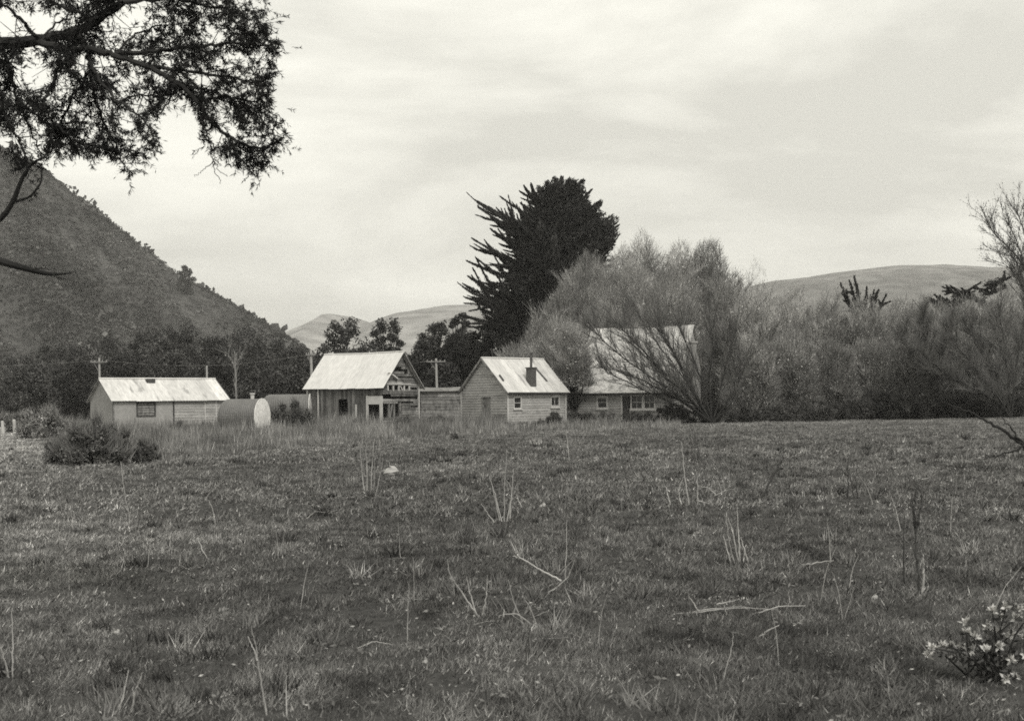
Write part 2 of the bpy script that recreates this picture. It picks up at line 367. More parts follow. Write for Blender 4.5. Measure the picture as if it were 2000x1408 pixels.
# ---------------------------------------------------------------- trees and shrubs
def bushy(base, height, halfw, depth=None, lobes=14, n=2400, size=.3, lo=.15, tone=1.0, shell=.45, flat=.8, low=False):
    """trunk MB + crown Cloud; crown of many leaf clumps in uneven lobes"""
    depth = depth or halfw; base = Vector(base); tr, cl = MB(), Cloud()
    c = []; 
    for i in range(lobes):
        t = (i + .5) / lobes; zz = lo + (.92 - lo) * (t ** .9)
        rad = math.sin(math.pi * min(1, (zz - lo) / (1 - lo) * .86 + .14)) ** .55 * rng.uniform(.35, .78)
        if low: zz *= rng.uniform(.55, 1.0); rad = math.sqrt(max(0, 1 - zz * zz)) * rng.uniform(.15, .92)
        a = i * 2.4 + rng.uniform(-.5, .5)
        c.append((base.x + math.cos(a) * rad * halfw, base.y + math.sin(a) * rad * depth, base.z + zz * height))
    c = np.array(c); lr = rng.uniform(.25, .46, lobes) * halfw * (1 if lobes < 17 else .8)
    lr = np.minimum(lr, np.maximum((base.z + height - c[:, 2]), .12 * height))
    th = .035 * height ** .9 + .02
    top = Vector((base.x + rng.uniform(-.1, .1) * halfw, base.y, base.z + height * .6))
    tr.tube([base - Vector((0, 0, .15)), base.lerp(top, .4) + Vector((rng.uniform(-.1, .1), 0, 0)), top], [th, th * .75, th * .4], 7)
    for i in range(lobes):
        s = base.lerp(top, float(rng.uniform(.35, .95))); e_ = Vector(c[i])
        tr.tube([s, s.lerp(e_, .5) + Vector((0, 0, -.04 * height)), e_], [th * .4, th * .28, th * .1], 5, cap=False)
    li = rng.integers(0, lobes, n); sub = 8
    u = unit(n); rr = (1 - shell * rng.random(n) ** 1.6)
    # sub clumps break up each lobe
    su = unit(lobes * sub).reshape(lobes, sub, 3); sj = rng.integers(0, sub, n)
    pc = c[li] + (u * .62 + su[li, sj] * .55) * (lr[li] * rr)[:, None] * np.array([1, depth / halfw, flat])
    pc[:, 2] = np.maximum(pc[:, 2], base.z + .02)
    a = norm(unit(n) + u * .5); b = perp(a); s = size * rng.uniform(.5, 1.25, n)
    ct = rng.lognormal(0, .28, lobes * sub).reshape(lobes, sub)[li, sj]
    cl.leaves(pc, a * s[:, None] * .6, b * s[:, None] * .36, tone * ct * rng.uniform(.75, 1.25, n))
    return tr, cl
def plant(name, label, cat, group, base, tr, cl, lm, bm, crown='crown', trunk='trunk'):
    root = empty(name, base); tag(root, label, cat, group)
    for mb, nm, m in ((tr, trunk, bm), (cl, crown, lm)):
        o = mb.build(nm, m, root); o.matrix_parent_inverse = Matrix.Translation(-Vector(base))
    return root

# dark bush along the foot of the hill
hillfoot = [  # px, Y, top py, halfw px, size
    (20, 150, 690, 95), (110, 155, 668, 90), (60, 128, 722, 70), (150, 132, 702, 70), (200, 165, 655, 90), (290, 150, 640, 75), (350, 158, 634, 70),
    (255, 128, 690, 70), (335, 126, 684, 70), (410, 150, 652, 75), (470, 165, 634, 85), (440, 128, 700, 70), (520, 150, 656, 70), (575, 142, 672, 62), (560, 122, 712, 65), (510, 118, 722, 60), (630, 130, 700, 60)]
lab_hf = 'dark bushy tree in the unbroken bush at the foot of the steep hill'
for px, Y, top, hw in hillfoot:
    b = on(px, Y); h = hz(px, top, Y) - b.z; wd = hw / F * Y
    tr, cl = bushy(b, h, wd, wd * .9, lobes=30, n=9000, size=.27, lo=.05, tone=rng.uniform(.75, 1.35))
    plant('bush_tree', lab_hf, 'tree', 'dark trees at the foot of the hill', b, tr, cl, M['darkleaf'], M['bark'])
for px, Y, top, hw, gap, lab in [
    (668, 135, 616, 66, 0, 'dark round tree rising behind the left half of the broken barn roof'),
    (757, 140, 614, 50, 1, 'dark ragged tree with pale hillside showing through it, above the barn ridge'),
    (700, 118, 672, 48, 0, 'low dark tree peeping over the middle of the barn roof'),
    (850, 138, 618, 52, 0, 'dark full tree behind the telegraph pole between barn and cottage'),
    (805, 122, 690, 40, 0, 'low dark tree close behind the right gable of the barn'),
    (905, 125, 640, 60, 0, 'dark tree behind the peak of the small cottage'),
    (955, 121, 618, 66, 0, 'dark tree filling the space under the spiky left limbs of the big cypress'),
    (900, 140, 598, 32, 1, 'small dark tree at the far left foot of the big cypress'),
    (738, 117, 674, 36, 0, 'low dark tree tucked under the ragged tree above the barn ridge'),
    (838, 118, 654, 48, 0, 'dense dark tree right above the telegraph pole beside the barn'),
    (885, 117, 645, 46, 0, 'dense dark tree between the telegraph pole and the cottage peak'),
    (640, 119, 690, 40, 0, 'low dark tree behind the tall pale pole at the left end of the barn roof'),
    (990, 119, 650, 50, 0, 'dark low tree at the foot of the big cypress behind the cottage ridge'),
    (944, 116, 655, 40, 0, 'dark low tree standing right behind the apex of the small cottage'),
    (870, 110, 705, 40, 0, 'dark bush behind the low lean-to beside the cottage')]:
    b = on(px, Y); h = hz(px, top, Y) - b.z; wd = hw / F * Y
    tr, cl = bushy(b, h, wd, wd, lobes=30, n=8500, size=.26, lo=.12 if gap else .06, tone=.95, shell=.6)
    plant('dark_tree', lab, 'tree', 'dark trees behind the farm buildings', b, tr, cl, M['darkleaf'], M['bark'])
# lone tree on the ridge line
b = P(362, 545, 505); b.z = float(hillh(np.array([b.x]), np.array([505.]))[0])
tr, cl = bushy(b, hz(362, 520, 505) - b.z + .5, 4.6, lobes=16, n=2200, size=.8, lo=.02)
plant('ridge_tree', 'lone bushy tree standing up from the skyline of the steep hill', 'tree', None, b, tr, cl, M['darkleaf'], M['bark'])

# big cypress
def cypress():
    Y = 112.; base = on(1062, Y); tr, cl = MB(), Cloud()
    tp = [base - Vector((0, 0, .3)), P(1066, 700, Y), P(1075, 560, Y), P(1085, 450, Y), P(1092, 385, Y)]
    tr.tube(tp, [.75, .6, .45, .28, .1], 9)
    def trunk_at(z):
        for a, b in zip(tp, tp[1:]):
            if z <= b.z: return a.lerp(b, max(0, (z - a.z) / (b.z - a.z)))
        return tp[-1].copy()
    def limb(tip, drop, r0=.75, n=420, r1=.06, pw=1.0, size=.55, start=.05, s=None, side=0):
        tip = Vector(tip); s = Vector(s) if s is not None else trunk_at(tip.z - drop)
        mid = s.lerp(tip, .5) + Vector((0, 0, rng.uniform(-.16, .03) * (tip - s).length))
        pts = [s * (1 - t) ** 2 + mid * 2 * t * (1 - t) + tip * t * t for t in np.linspace(0, 1, 7)]
        tr.tube(pts, list(np.linspace(.16, .025, 7)), 5, cap=False)
        pa = np.array(pts); t = start + (1 - start) * rng.random(n) ** .85
        i = np.minimum((t * 6).astype(int), 5); f = t * 6 - i
        c = pa[i] * (1 - f)[:, None] + pa[i + 1] * f[:, None]; d = norm(pa[i + 1] - pa[i])
        r = (r0 * (1 - t) ** pw + r1) * (.45 + 1.1 * vnoise(t * 9 + tip.x * 7, t * 0 + tip.z * 5))
        q = unit(n) * (r * np.sqrt(rng.random(n)))[:, None] * np.array([1, 1, .7])
        a = norm(d * .9 + unit(n) * .55 + np.array([0, 0, .35])); b = perp(a); s_ = size * rng.uniform(.5, 1.2, n)
        cl.leaves(c + q, a * (s_ * .62)[:, None], b * (s_ * .17)[:, None], rng.lognormal(0, .3) * rng.uniform(.7, 1.3, n))
        for _ in range(side):
            k = int(rng.integers(1, 5)); q = pa[k]; dd = norm(pa[k + 1] - pa[k]); L2 = float((tip - s).length) * rng.uniform(.2, .5)
            limb(q + norm(dd + unit(1)[0] * .6 + np.array([0, 0, .1])) * L2, 0, r0 * .42, int(n * .26), r1 * .8, pw, size * .8, .05, q, 0)
    # long spiky limbs to the left
    for px, py, dr in [(930, 388, 4.6), (938, 402, 4.8), (950, 432, 4.2), (965, 418, 4.0), (1012, 372, 3.4), (1000, 398, 3.2), (960, 455, 3.8), (985, 440, 3.5), (922, 470, 4.2), (940, 485, 3.8), (975, 470, 3.4), (970, 500, 3.4),
                      (906, 508, 4.0), (915, 530, 4.2), (950, 520, 3.6), (905, 556, 3.6), (930, 560, 3.6), (960, 548, 3.0), (925, 590, 3.2), (906, 588, 3.0), (945, 600, 3.0), (885, 608, 2.6), (930, 625, 2.2), (960, 640, 2.0), (985, 590, 2.6), (990, 530, 3.0), (1005, 490, 3.0), (1010, 450, 3.0), (1022, 420, 3.0), (945, 575, 2.6), (915, 612, 2.4), (950, 660, 1.8), (975, 675, 1.6), (1000, 640, 1.8), (1000, 560, 2.4), (975, 615, 2.2), (990, 690, 1.2)]:
        if rng.random() < .6: limb(P(px + rng.uniform(18, 48), py + rng.uniform(-14, 16), Y) + Vector((0, rng.uniform(-2, 2), 0)), dr * .8, r0=rng.uniform(.5, .8), n=700, pw=.9, r1=.05, side=5, size=.27)
        k = rng.uniform(-2.6, 2.6); tip = P(px + rng.uniform(-6, 22), py + rng.uniform(-9, 9), Y); tip.y += k
        limb(tip, dr * rng.uniform(.7, 1.15), r0=rng.uniform(.6, 1.0), n=1500, pw=.9, r1=.05, side=9, size=.27)
    # blunt limbs to the right
    for px, py, dr in [(1200, 428, 3.2), (1190, 455, 2.4), (1195, 475, 2.2), (1178, 500, 2.0), (1170, 400, 3.4), (1160, 430, 3.0), (1150, 470, 2.4), (1160, 520, 2.0), (1140, 550, 2.0), (1125, 590, 2), (1110, 630, 1.6), (1185, 440, 3), (1150, 412, 3.2), (1130, 440, 3), (1140, 500, 2.5), (1130, 530, 2.0), (1202, 452, 2.0), (1196, 466, 2.2), (1186, 488, 2.0), (1168, 512, 1.8), (1176, 470, 2.4), (1120, 570, 2), (1100, 660, 1.6), (1090, 690, 1.4), (1115, 610, 1.6), (1165, 455, 2.6)]:
        tip = P(px, py, Y); tip.y += rng.uniform(-2.2, 2.2)
        limb(tip, dr, r0=1.15, n=620, r1=.5, pw=.7, size=.45, side=3)
    for px, py, dr in [(1208, 433, 3.2), (1196, 420, 3.4), (1172, 392, 3), (1155, 372, 2.6), (1210, 440, 3)]:
        limb(P(px, py, Y), dr, r0=.4, n=160, r1=.04, pw=1.2)
    # upright finger clumps at the top
    for px, py in [(1052, 364), (1068, 358), (1083, 350), (1097, 347), (1111, 354), (1124, 350), (1139, 354), (1060, 382), (1090, 378), (1117, 380), (1135, 384)]:
        tip = P(px, py, Y); tip.y += rng.uniform(-1.2, 1.2)
        limb(tip, 2.6, r0=.42, n=1100, r1=.25, pw=.5, size=.2, start=.2)
    # the body of the crown: many small sprays in clumps through its depth
    bodyp = [(1052, 374), (1075, 360), (1110, 356), (1138, 366), (1146, 400), (1165, 412), (1190, 430), (1202, 462), (1184, 496), (1150, 525), (1130, 560), (1100, 610), (1075, 690), (1020, 700), (970, 690), (945, 655), (970, 640), (965, 622), (1000, 610), (985, 590), (1000, 570), (985, 552), (1015, 535), (1005, 515), (1025, 500), (1005, 480), (1030, 466), (1022, 446), (1042, 440), (1048, 410)]
    bp = np.array(bodyp, float); nc = 1500; X = rng.uniform(905, 1210, nc * 3); Z = rng.uniform(345, 705, nc * 3); r_ = np.zeros(len(X), bool); j = len(bp) - 1
    for i in range(len(bp)):
        r_ ^= ((bp[i, 1] > Z) != (bp[j, 1] > Z)) & (X < (bp[j, 0] - bp[i, 0]) * (Z - bp[i, 1]) / (bp[j, 1] - bp[i, 1] + 1e-9) + bp[i, 0]); j = i
    r_ &= vnoise(X / 16, Z / 9, 97) < .86
    X, Z = X[r_], Z[r_]
    dist = np.min(np.hypot(X[:, None] - bp[None, :, 0], Z[:, None] - bp[None, :, 1]), 1) / 20.4
    pc = np.array([P(a, b, Y) for a, b in zip(X, Z)]); pc[:, 1] += rng.uniform(-1, 1, len(pc)) * (1.0 + .8 * dist)
    k = 30; i = np.repeat(np.arange(len(pc)), k); n = len(i)
    ax = np.array(trunk_at(12.0)); out = norm(pc - np.array([ax[0], ax[1], 0]) * np.array([1, 1, 0]) - pc * np.array([0, 0, 1])) + np.array([0, 0, .8]); out = norm(out)[i]
    c = pc[i] + unit(n) * (.55 * rng.random(n) ** .6)[:, None]; a = norm(out * .8 + unit(n) * .7); q = rng.uniform(.1, .24, n)
    cl.leaves(c, a * q[:, None], perp(a) * (q * .36)[:, None], rng.lognormal(0, .3, len(pc))[i] * rng.uniform(.7, 1.3, n))
    # limbs towards and away from the viewer fill out the round of the tree
    for i in range(50):
        f = (i + .5) / 50; z = 4 + f * 15.5; a = i * 2.4; rr = (5.0 * math.sin(math.pi * (.18 + .72 * f)) + .3) * rng.uniform(.55, 1)
        c = trunk_at(z); tip = c + Vector((math.cos(a) * rr * .85, math.sin(a) * rr, 1.6))
        limb(tip, rng.uniform(2.2, 3.6), r0=1.2, n=520, r1=.3, pw=.7, size=.55)
    return plant('cypress_tree', 'huge dark cypress with spiky limbs reaching left, taller than everything around', 'tree', None, base, tr, cl, M['cypress'], M['bark'])
cypress()

# small dark conifers sticking out of the thicket
def conifer(leads, px, Y, label, flat=0):
    leads = [(a, b + 7) for a, b in leads]
    base = on(px, Y); tr, cl = MB(), Cloud(); hi = max(hz(a, b, Y) for a, b in leads)
    top = base.lerp(P(px, 620, Y), 1.0)
    tr.tube([base, base.lerp(top, .5), top], [.22, .16, .1], 7)
    for a, b in leads:
        tip = P(a, b, Y); tip.y += rng.uniform(-.6, .6); s = Vector((top.x, top.y, top.z - rng.uniform(.3, 1.6))) if not flat else Vector((tip.x + flat * rng.uniform(1.2, 2.2), top.y, tip.z - rng.uniform(.5, 1.1)))
        mid = s.lerp(tip, .5) + Vector((0, 0, -.25)); pts = [s * (1 - t) ** 2 + mid * 2 * t * (1 - t) + tip * t * t for t in np.linspace(0, 1, 5)]
        tr.tube(pts, [.06, .05, .04, .03, .015], 5, cap=False)
        pts0 = np.array(pts)
        for _ in range(4):
            k = int(rng.integers(1, 4)); q = pts0[k]; dd = norm(pts0[k + 1] - pts0[k]); L2 = rng.uniform(.35, .9); m = 110; t = rng.random(m)
            dv = norm(dd + unit(1)[0] * .9); c2 = q + dv * (L2 * t)[:, None] + unit(m) * (.14 * (1 - t))[:, None]; aa = norm(dv + unit(m) * .9); s_ = rng.uniform(.1, .28, m)
            cl.leaves(c2, aa * (s_ * .6)[:, None], perp(aa) * (s_ * .22)[:, None], rng.uniform(.7, 1.3, m))
        n = 520; pa = np.array(pts); t = rng.random(n); i = np.minimum((t * 4).astype(int), 3); f = t * 4 - i
        c = pa[i] * (1 - f)[:, None] + pa[i + 1] * f[:, None]; r = (.46 * (1 - t) + .06) * rng.uniform(.5, 1.3) * (.4 + 1.2 * vnoise(t * 5, t * 0, int(a)))
        d = norm(pa[i + 1] - pa[i]); aa = norm(d + unit(n) * .8); bb = perp(aa); s_ = rng.uniform(.12, .28, n)
        cl.leaves(c + unit(n) * (r * rng.random(n))[:, None], aa * (s_ * .6)[:, None], bb * (s_ * .2)[:, None], rng.uniform(.7, 1.3, n))
    n = 900; u = unit(n); c = np.array(top) + u * np.array([1.2, 1.0, 1.6]) * rng.random((n, 1)) ** .5 + np.array([0, 0, -1.4]); a = unit(n)
    cl.leaves(c, a * .22, perp(a) * .1, rng.uniform(.7, 1.3, n))
    plant('small_conifer', label, 'tree', 'dark conifers poking out of the thicket', base, tr, cl, M['cypress'], M['bark'])
conifer([(1640, 545), (1660, 540), (1668, 532), (1674, 548), (1690, 553), (1704, 560), (1718, 557), (1730, 568), (1650, 565)], 1688, 96, 'small dark conifer with many upright spiky tops, above the middle of the thicket')
conifer([(1815, 574), (1828, 568), (1848, 555), (1862, 552), (1890, 566), (1822, 582)], 1855, 97, 'smallest dark conifer tip with flat leaning sprays, between the two spiky ones', 1)
conifer([(1893, 560), (1910, 546), (1950, 545), (1968, 535), (1960, 552), (1902, 568)], 1945, 95, 'dark conifer top leaning up to the right near the tall airy tree', -1)

# leafless willows: stems, branches, fine upright twigs
def twiggy(base, height, halfw, depth=None, nstem=8, ntw=4200, nleaf=2600, twl=1.15, up=.6, wd=.019, tone=1., lean=0, lo=.0, sparse=1., leafs=.085, dome=.45, stemr=.075, dens=1.7, nbr=11):
    ntw = int(ntw * dens); nleaf = int(nleaf * dens); nstem = int(nstem * 1.5); base = Vector(base); depth = depth or halfw; tr, cl = MB(), Cloud(); br = []
    for i in range(nstem):
        a = i * 2.4 + rng.uniform(-.4, .4); s = math.sqrt((i + .4) / nstem) * .85
        tip = base + Vector((math.cos(a) * s * halfw + lean * height, math.sin(a) * s * depth, height * (1 - dome * s * s) * rng.uniform(.70, .88)))
        mid = base.lerp(tip, .45) + Vector((math.cos(a) * halfw * .12, math.sin(a) * depth * .12, -.04 * height))
        pts = [base * (1 - t) ** 2 + mid * 2 * t * (1 - t) + tip * t * t for t in np.linspace(0, 1, 8)]
        pts = [p + Vector(rng.normal(0, .012 * height, 3)) * (0 if j == 0 else 1) for j, p in enumerate(pts)]
        r0 = stemr * rng.uniform(.6, 1.1); tr.tube(pts, list(np.linspace(r0, .012, 8)), 5, cap=False)
        pa = np.array(pts)
        for j in range(nbr):
            t = .18 + .80 * (j + rng.random()) / nbr; k = min(int(t * 7), 6); f = t * 7 - k
            s0 = pa[k] * (1 - f) + pa[k + 1] * f; d = pa[k + 1] - pa[k]; d = d / np.linalg.norm(d)
            q = rng.normal(size=3) * np.array([1, 1, .45]); q /= np.linalg.norm(q)
            d = d * .55 + q * .75 + np.array([0, 0, up * .5]); d /= np.linalg.norm(d)
            ln = height * .24 * (1.15 - .5 * t) * rng.uniform(.7, 1.2)
            e_ = s0 + d * ln + np.array([0, 0, .08 * ln]); m_ = (s0 + e_) / 2 + rng.normal(0, .05 * ln, 3)
            tr.tube([s0, m_, e_], [r0 * .22, r0 * .14, .006], 4, cap=False); br.append((s0, m_, e_))
        br.append((pa[4], pa[5], pa[6])); br.append((pa[5], pa[6], pa[7]))
    B = np.array(br); nb = len(B)
    ne = int(ntw * 1.1 * (sparse)); u = unit(ne); u[:, 2] = np.abs(u[:, 2]) * 1.0; q = u * (rng.random(ne) ** .27)[:, None]
    kz = np.array([halfw, depth, height * 1.0])
    lump = .80 + .36 * fbm(u[:, 0] * 2.2 + base.x, u[:, 2] * 2.2 + u[:, 1] * 1.7 + base.y, 3, 91)
    pe = np.array(base) + q * kz * np.minimum(lump, 1.0)[:, None] + np.array([lean * height * .5, 0, 0])
    de = norm(u * np.array([.9, .9, .5]) + unit(ne) * .55 + np.array([0, 0, up]))
    le = twl * rng.uniform(.25, .8, ne); be = norm(np.cross(de, np.array([0, 1., 0])) + rng.normal(0, .25, (ne, 3))) * (wd * rng.uniform(.45, .95, ne))[:, None]
    te = tone * (.45 + 1.1 * fbm(pe[:, 0] / 1.6, pe[:, 2] / 1.6 + pe[:, 1] / 2, 3, 93)) * rng.lognormal(0, .25, ne)
    ke = pe[:, 2] > base.z + lo * height
    cl.tris(pe[ke], (de * le[:, None])[ke], be[ke], te[ke])
    nle = int(ne * .8); il = rng.integers(0, ne, nle); ql = pe[il] + de[il] * (le[il] * rng.random(nle))[:, None]; kl = ql[:, 2] > base.z + lo * height; ql = ql[kl]; il = il[kl]; al = unit(len(ql))
    cl.leaves(ql, al * leafs * .75, perp(al) * leafs * .34, te[il] * rng.lognormal(0, .25, len(ql)))
    bt = rng.lognormal(0, .22, nb)
    i = rng.integers(0, nb, ntw); t = rng.random(ntw)
    a = np.where(t < .5, 0, 1); f = (t * 2 - a)[:, None]
    p = B[i, a] * (1 - f) + B[i, a + 1] * f; d = norm(B[i, a + 1] - B[i, a])
    d = norm(d * .5 + unit(ntw) * .55 + np.array([0, 0, up])); ln = twl * rng.uniform(.35, 1.25, ntw)
    b = np.cross(d, np.array([0, 1., 0])); b = norm(b + rng.normal(0, .25, b.shape)) * (wd * rng.uniform(.6, 1.2, ntw))[:, None]
    k = p[:, 2] > base.z + lo * height
    cl.tris(p[k], (d * ln[:, None])[k], b[k], (tone * bt[i] * rng.lognormal(0, .25, ntw))[k])
    if nleaf:
        i2 = rng.integers(0, ntw, nleaf); q = p[i2] + d[i2] * (ln[i2] * rng.random(nleaf))[:, None] + rng.normal(0, .1, (nleaf, 3))
        k = q[:, 2] > base.z + lo * height; q = q[k]; i2 = i2[k]; m = len(q)
        aa = norm(unit(m) + np.array([0, 0, .4])); s = leafs * rng.uniform(.5, 1.3, m)
        cl.leaves(q, aa * s[:, None], perp(aa) * (s * .45)[:, None], tone * bt[i[i2]] * rng.lognormal(0, .3, m))
    return tr, cl
def willow(px, Y, top, hw, label, group, m='willow', name='willow_tree', **k):
    b = on(px, Y); h = hz(px, top, Y) - b.z; wd = hw / F * Y
    tr, cl = twiggy(b, h, wd, **k)
    return plant(name, label, 'tree', group, b, tr, cl, M[m], M['bark'])
gB = 'leafless willows behind the farmhouse'
willow(1128, 97, 520, 74, 'leafless willow with a sloping left edge, beside the cypress and above the gap between cottages', gB, nstem=10, ntw=6500, nleaf=5000, sparse=2.0)
willow(1212, 99, 466, 78, 'tall leafless willow rising above the left end of the farmhouse roof', gB, nstem=10, ntw=6500, nleaf=5000, tone=1.1, sparse=2.0)
willow(1262, 101, 446, 62, 'tallest leafless willow with a feathery pointed top above the farmhouse', gB, dome=.6, nstem=9, ntw=5500, nleaf=4000, tone=1.1, sparse=2.0)
willow(1376, 106, 450, 78, 'flat-topped darker willow head standing clear on the skyline', gB, m='willowdark', nstem=13, ntw=8000, nleaf=6000, lo=.5, dome=.12, tone=1.25, sparse=2.0)
willow(1478, 110, 508, 52, 'thin airy willow with sky showing through, right of the flat-topped one', gB, nstem=9, ntw=2200, nleaf=600, lo=.3, tone=1.2, wd=.014, sparse=.8)
willow(1158, 98, 488, 64, 'leafless willow whose rounded top overlaps the lower right of the cypress', gB, nstem=9, ntw=5500, nleaf=5000, sparse=2.0)
willow(1102, 96, 556, 52, 'leafless willow against the dark foot of the cypress', gB, nstem=8, ntw=4800, nleaf=4000, sparse=2.0)
willow(1058, 94, 612, 48, 'lower leafless willow at the left end of the grey mass, under the cypress', gB, nstem=8, ntw=4200, nleaf=3500)
willow(1088, 92, 612, 52, 'small leafless willow behind the right end of the small cottage', gB, nstem=8, ntw=4500, nleaf=3500)
willow(1012, 90, 668, 58, 'low twiggy willow just behind the ridge of the small cottage', gB, nstem=8, ntw=3800, nleaf=2500)
willow(1185, 93, 578, 85, 'broad leafless willow close behind the farmhouse roof, left part', gB, nstem=10, ntw=6500, nleaf=6000, tone=.95)
willow(1305, 94, 528, 95, 'broad leafless willow close behind the farmhouse roof, right part', gB, nstem=11, ntw=7000, nleaf=6500, tone=1.0, sparse=2.0)
willow(1412, 95, 525, 75, 'leafless willow between the farmhouse and the tall thicket', gB, nstem=10, ntw=6000, nleaf=5000, sparse=2.0)
willow(1120, 78.5, 628, 34, 'grey twiggy bush standing in the gap between the two cottages', gB, lo=.36, dome=.3, nstem=8, ntw=5000, nleaf=4500, tone=.95)
willow(1175, 96, 530, 66, 'leafless willow between the cypress and the farmhouse roof', gB, nstem=9, ntw=5500, nleaf=4500, sparse=2.0)
willow(1330, 100, 468, 62, 'leafless willow filling the skyline between the feathery one and the flat-topped one', gB, nstem=9, ntw=5500, nleaf=4500, tone=1.05, sparse=2.0)
willow(1240, 96, 515, 84, 'dense leafless willow straight above the farmhouse ridge', gB, nstem=10, ntw=6500, nleaf=6000, sparse=2.0)
gT = 'grey leafless trees of the thicket'
lT = 'grey leafless tree in the tangled thicket right of the farmhouse'
for px, Y, top, hw, tn_ in [(1475, 90, 556, 70, 1.1), (1545, 94, 552, 72, 1.15), (1620, 91, 566, 72, .95), (1690, 90, 582, 70, .9), (1760, 93, 572, 75, .85), (1830, 91, 582, 70, .8), (1895, 92, 566, 70, .75), (1960, 90, 560, 70, .75), (2040, 92, 556, 80, .75), (2120, 95, 560, 80, .8)]:
    willow(px, Y, top, hw, lT, gT, nstem=9, ntw=5500, nleaf=6000, tone=tn_)
for px, Y, top, hw, tn_ in [(1470, 81, 655, 55, .95), (1545, 82, 640, 60, .9), (1625, 83, 660, 58, .8), (1700, 84, 668, 58, .75), (1785, 84, 650, 62, .75), (1865, 85, 640, 60, .7), (2020, 85, 620, 70, .7)]:
    willow(px, Y, top, hw, lT, gT, nstem=8, ntw=4500, nleaf=4200, tone=tn_, stemr=.06)

def limbs_tree(px, Y, base_py, limbs, label, m, twn=2600, wd=.02, tone=.8, name='willow_tree', r0=.13, bm='bark', twl=.9, up=.35, nl=900, leafs=.08, bl=1.):
    base = on(px, Y); tr, cl = MB(), Cloud(); br = []
    for q in limbs:
        k = rng.uniform(-1, 1) * .9
        pts = [base] + [P(a, b, Y + k * (j + 1) / len(q)) for j, (a, b) in enumerate(q)]
        # smooth
        A = np.array(pts); t = np.linspace(0, len(A) - 1, 4 * len(A)); i = np.minimum(t.astype(int), len(A) - 2); f = (t - i)[:, None]
        S = A[i] * (1 - f) + A[i + 1] * f
        for _ in range(2): S[1:-1] = (S[:-2] + 2 * S[1:-1] + S[2:]) / 4
        S[1:-1] += rng.normal(0, .03, S[1:-1].shape)
        rr = r0 * rng.uniform(.6, 1.0); tr.tube(S, list(np.linspace(rr, .015, len(S))), 6, cap=False)
        for j in [j for j in range(3, len(S) - 1) for _ in (0, 1)]:
            if rng.random() < .9:
                d = S[j + 1] - S[j]; d = d / np.linalg.norm(d); u = rng.normal(size=3); d = d * .8 + u / np.linalg.norm(u) * .6 + np.array([0, 0, .3]); d /= np.linalg.norm(d)
                ln = rng.uniform(.8, 2.2) * r0 / .13 * bl; e_ = S[j] + d * ln; m_ = (S[j] + e_) / 2 + rng.normal(0, .06, 3)
                tr.tube([S[j], m_, e_], [rr * .24, rr * .16, .006], 4, cap=False); br.append((S[j], m_, e_))
    B = np.array(br); i = rng.integers(0, len(B), twn); t = rng.random(twn); a = np.where(t < .5, 0, 1); f = (t * 2 - a)[:, None]
    p = B[i, a] * (1 - f) + B[i, a + 1] * f; d = norm(norm(B[i, a + 1] - B[i, a]) * .6 + unit(twn) * .5 + np.array([0, 0, up])); ln = twl * rng.uniform(.3, 1.2, twn)
    b = norm(np.cross(d, np.array([0, 1., 0]))) * (wd * rng.uniform(.5, 1.1, twn))[:, None]
    cl.tris(p, d * ln[:, None], b, tone * rng.lognormal(0, .3, twn))
    i2 = rng.integers(0, twn, nl); q = p[i2] + d[i2] * (ln[i2] * rng.random(nl))[:, None]; aa = unit(nl)
    cl.leaves(q, aa * leafs, perp(aa) * leafs * .45, tone * rng.lognormal(0, .3, nl))
    return plant(name, label, 'tree', None, base, tr, cl, M[m], M[bm])
limbs_tree(1392, 74, 815, [[(1335, 768), (1300, 735), (1255, 690), (1215, 655)], [(1345, 775), (1305, 740), (1240, 668), (1205, 630)], [(1350, 760), (1322, 705), (1300, 660), (1280, 625)], [(1355, 765), (1318, 690), (1290, 640)],
    [(1370, 740), (1345, 680), (1325, 630)], [(1300, 780), (1220, 745), (1165, 712)], [(1310, 770), (1250, 740), (1190, 720)], [(1320, 770), (1235, 712), (1178, 668), (1150, 632)], [(1325, 755), (1262, 690), (1195, 622)], [(1340, 745), (1290, 680), (1245, 615)], [(1385, 735), (1395, 670), (1385, 620)], [(1432, 770), (1440, 720), (1412, 655)], [(1428, 790), (1442, 750), (1450, 680)], [(1410, 745), (1425, 690), (1440, 640)], [(1360, 790), (1315, 775), (1270, 765)]],
    'dark many-stemmed willow leaning left across the front of the farmhouse', 'willowdark', twn=8000, tone=.75, nl=3500, r0=.085, twl=1.3, wd=.010, leafs=.045, bl=2.)
limbs_tree(1975, 79, 815, [[(1968, 740), (1962, 670), (1950, 600)], [(1950, 785), (1905, 762), (1850, 735), (1800, 690)], [(1945, 770), (1900, 715), (1860, 660)], [(1960, 750), (1915, 690), (1890, 640)], [(1985, 720), (1995, 650), (2005, 600)], [(1940, 780), (1880, 745), (1825, 720)]],
    'dark-stemmed willow with limbs sweeping left, at the right edge of the thicket', 'willowdark', twn=7000, tone=.95, nl=5000, r0=.11, twl=1.3, wd=.015, leafs=.06)
limbs_tree(1825, 81, 815, [[(1812, 720), (1805, 660), (1800, 610)], [(1815, 740), (1840, 690), (1860, 640)], [(1800, 750), (1780, 700), (1765, 650)]],
    'slim dark-stemmed tree standing upright in the thicket left of the edge willow', 'willowdark', twn=5000, tone=.95, nl=4000, r0=.09, twl=1.3, wd=.015, leafs=.06)
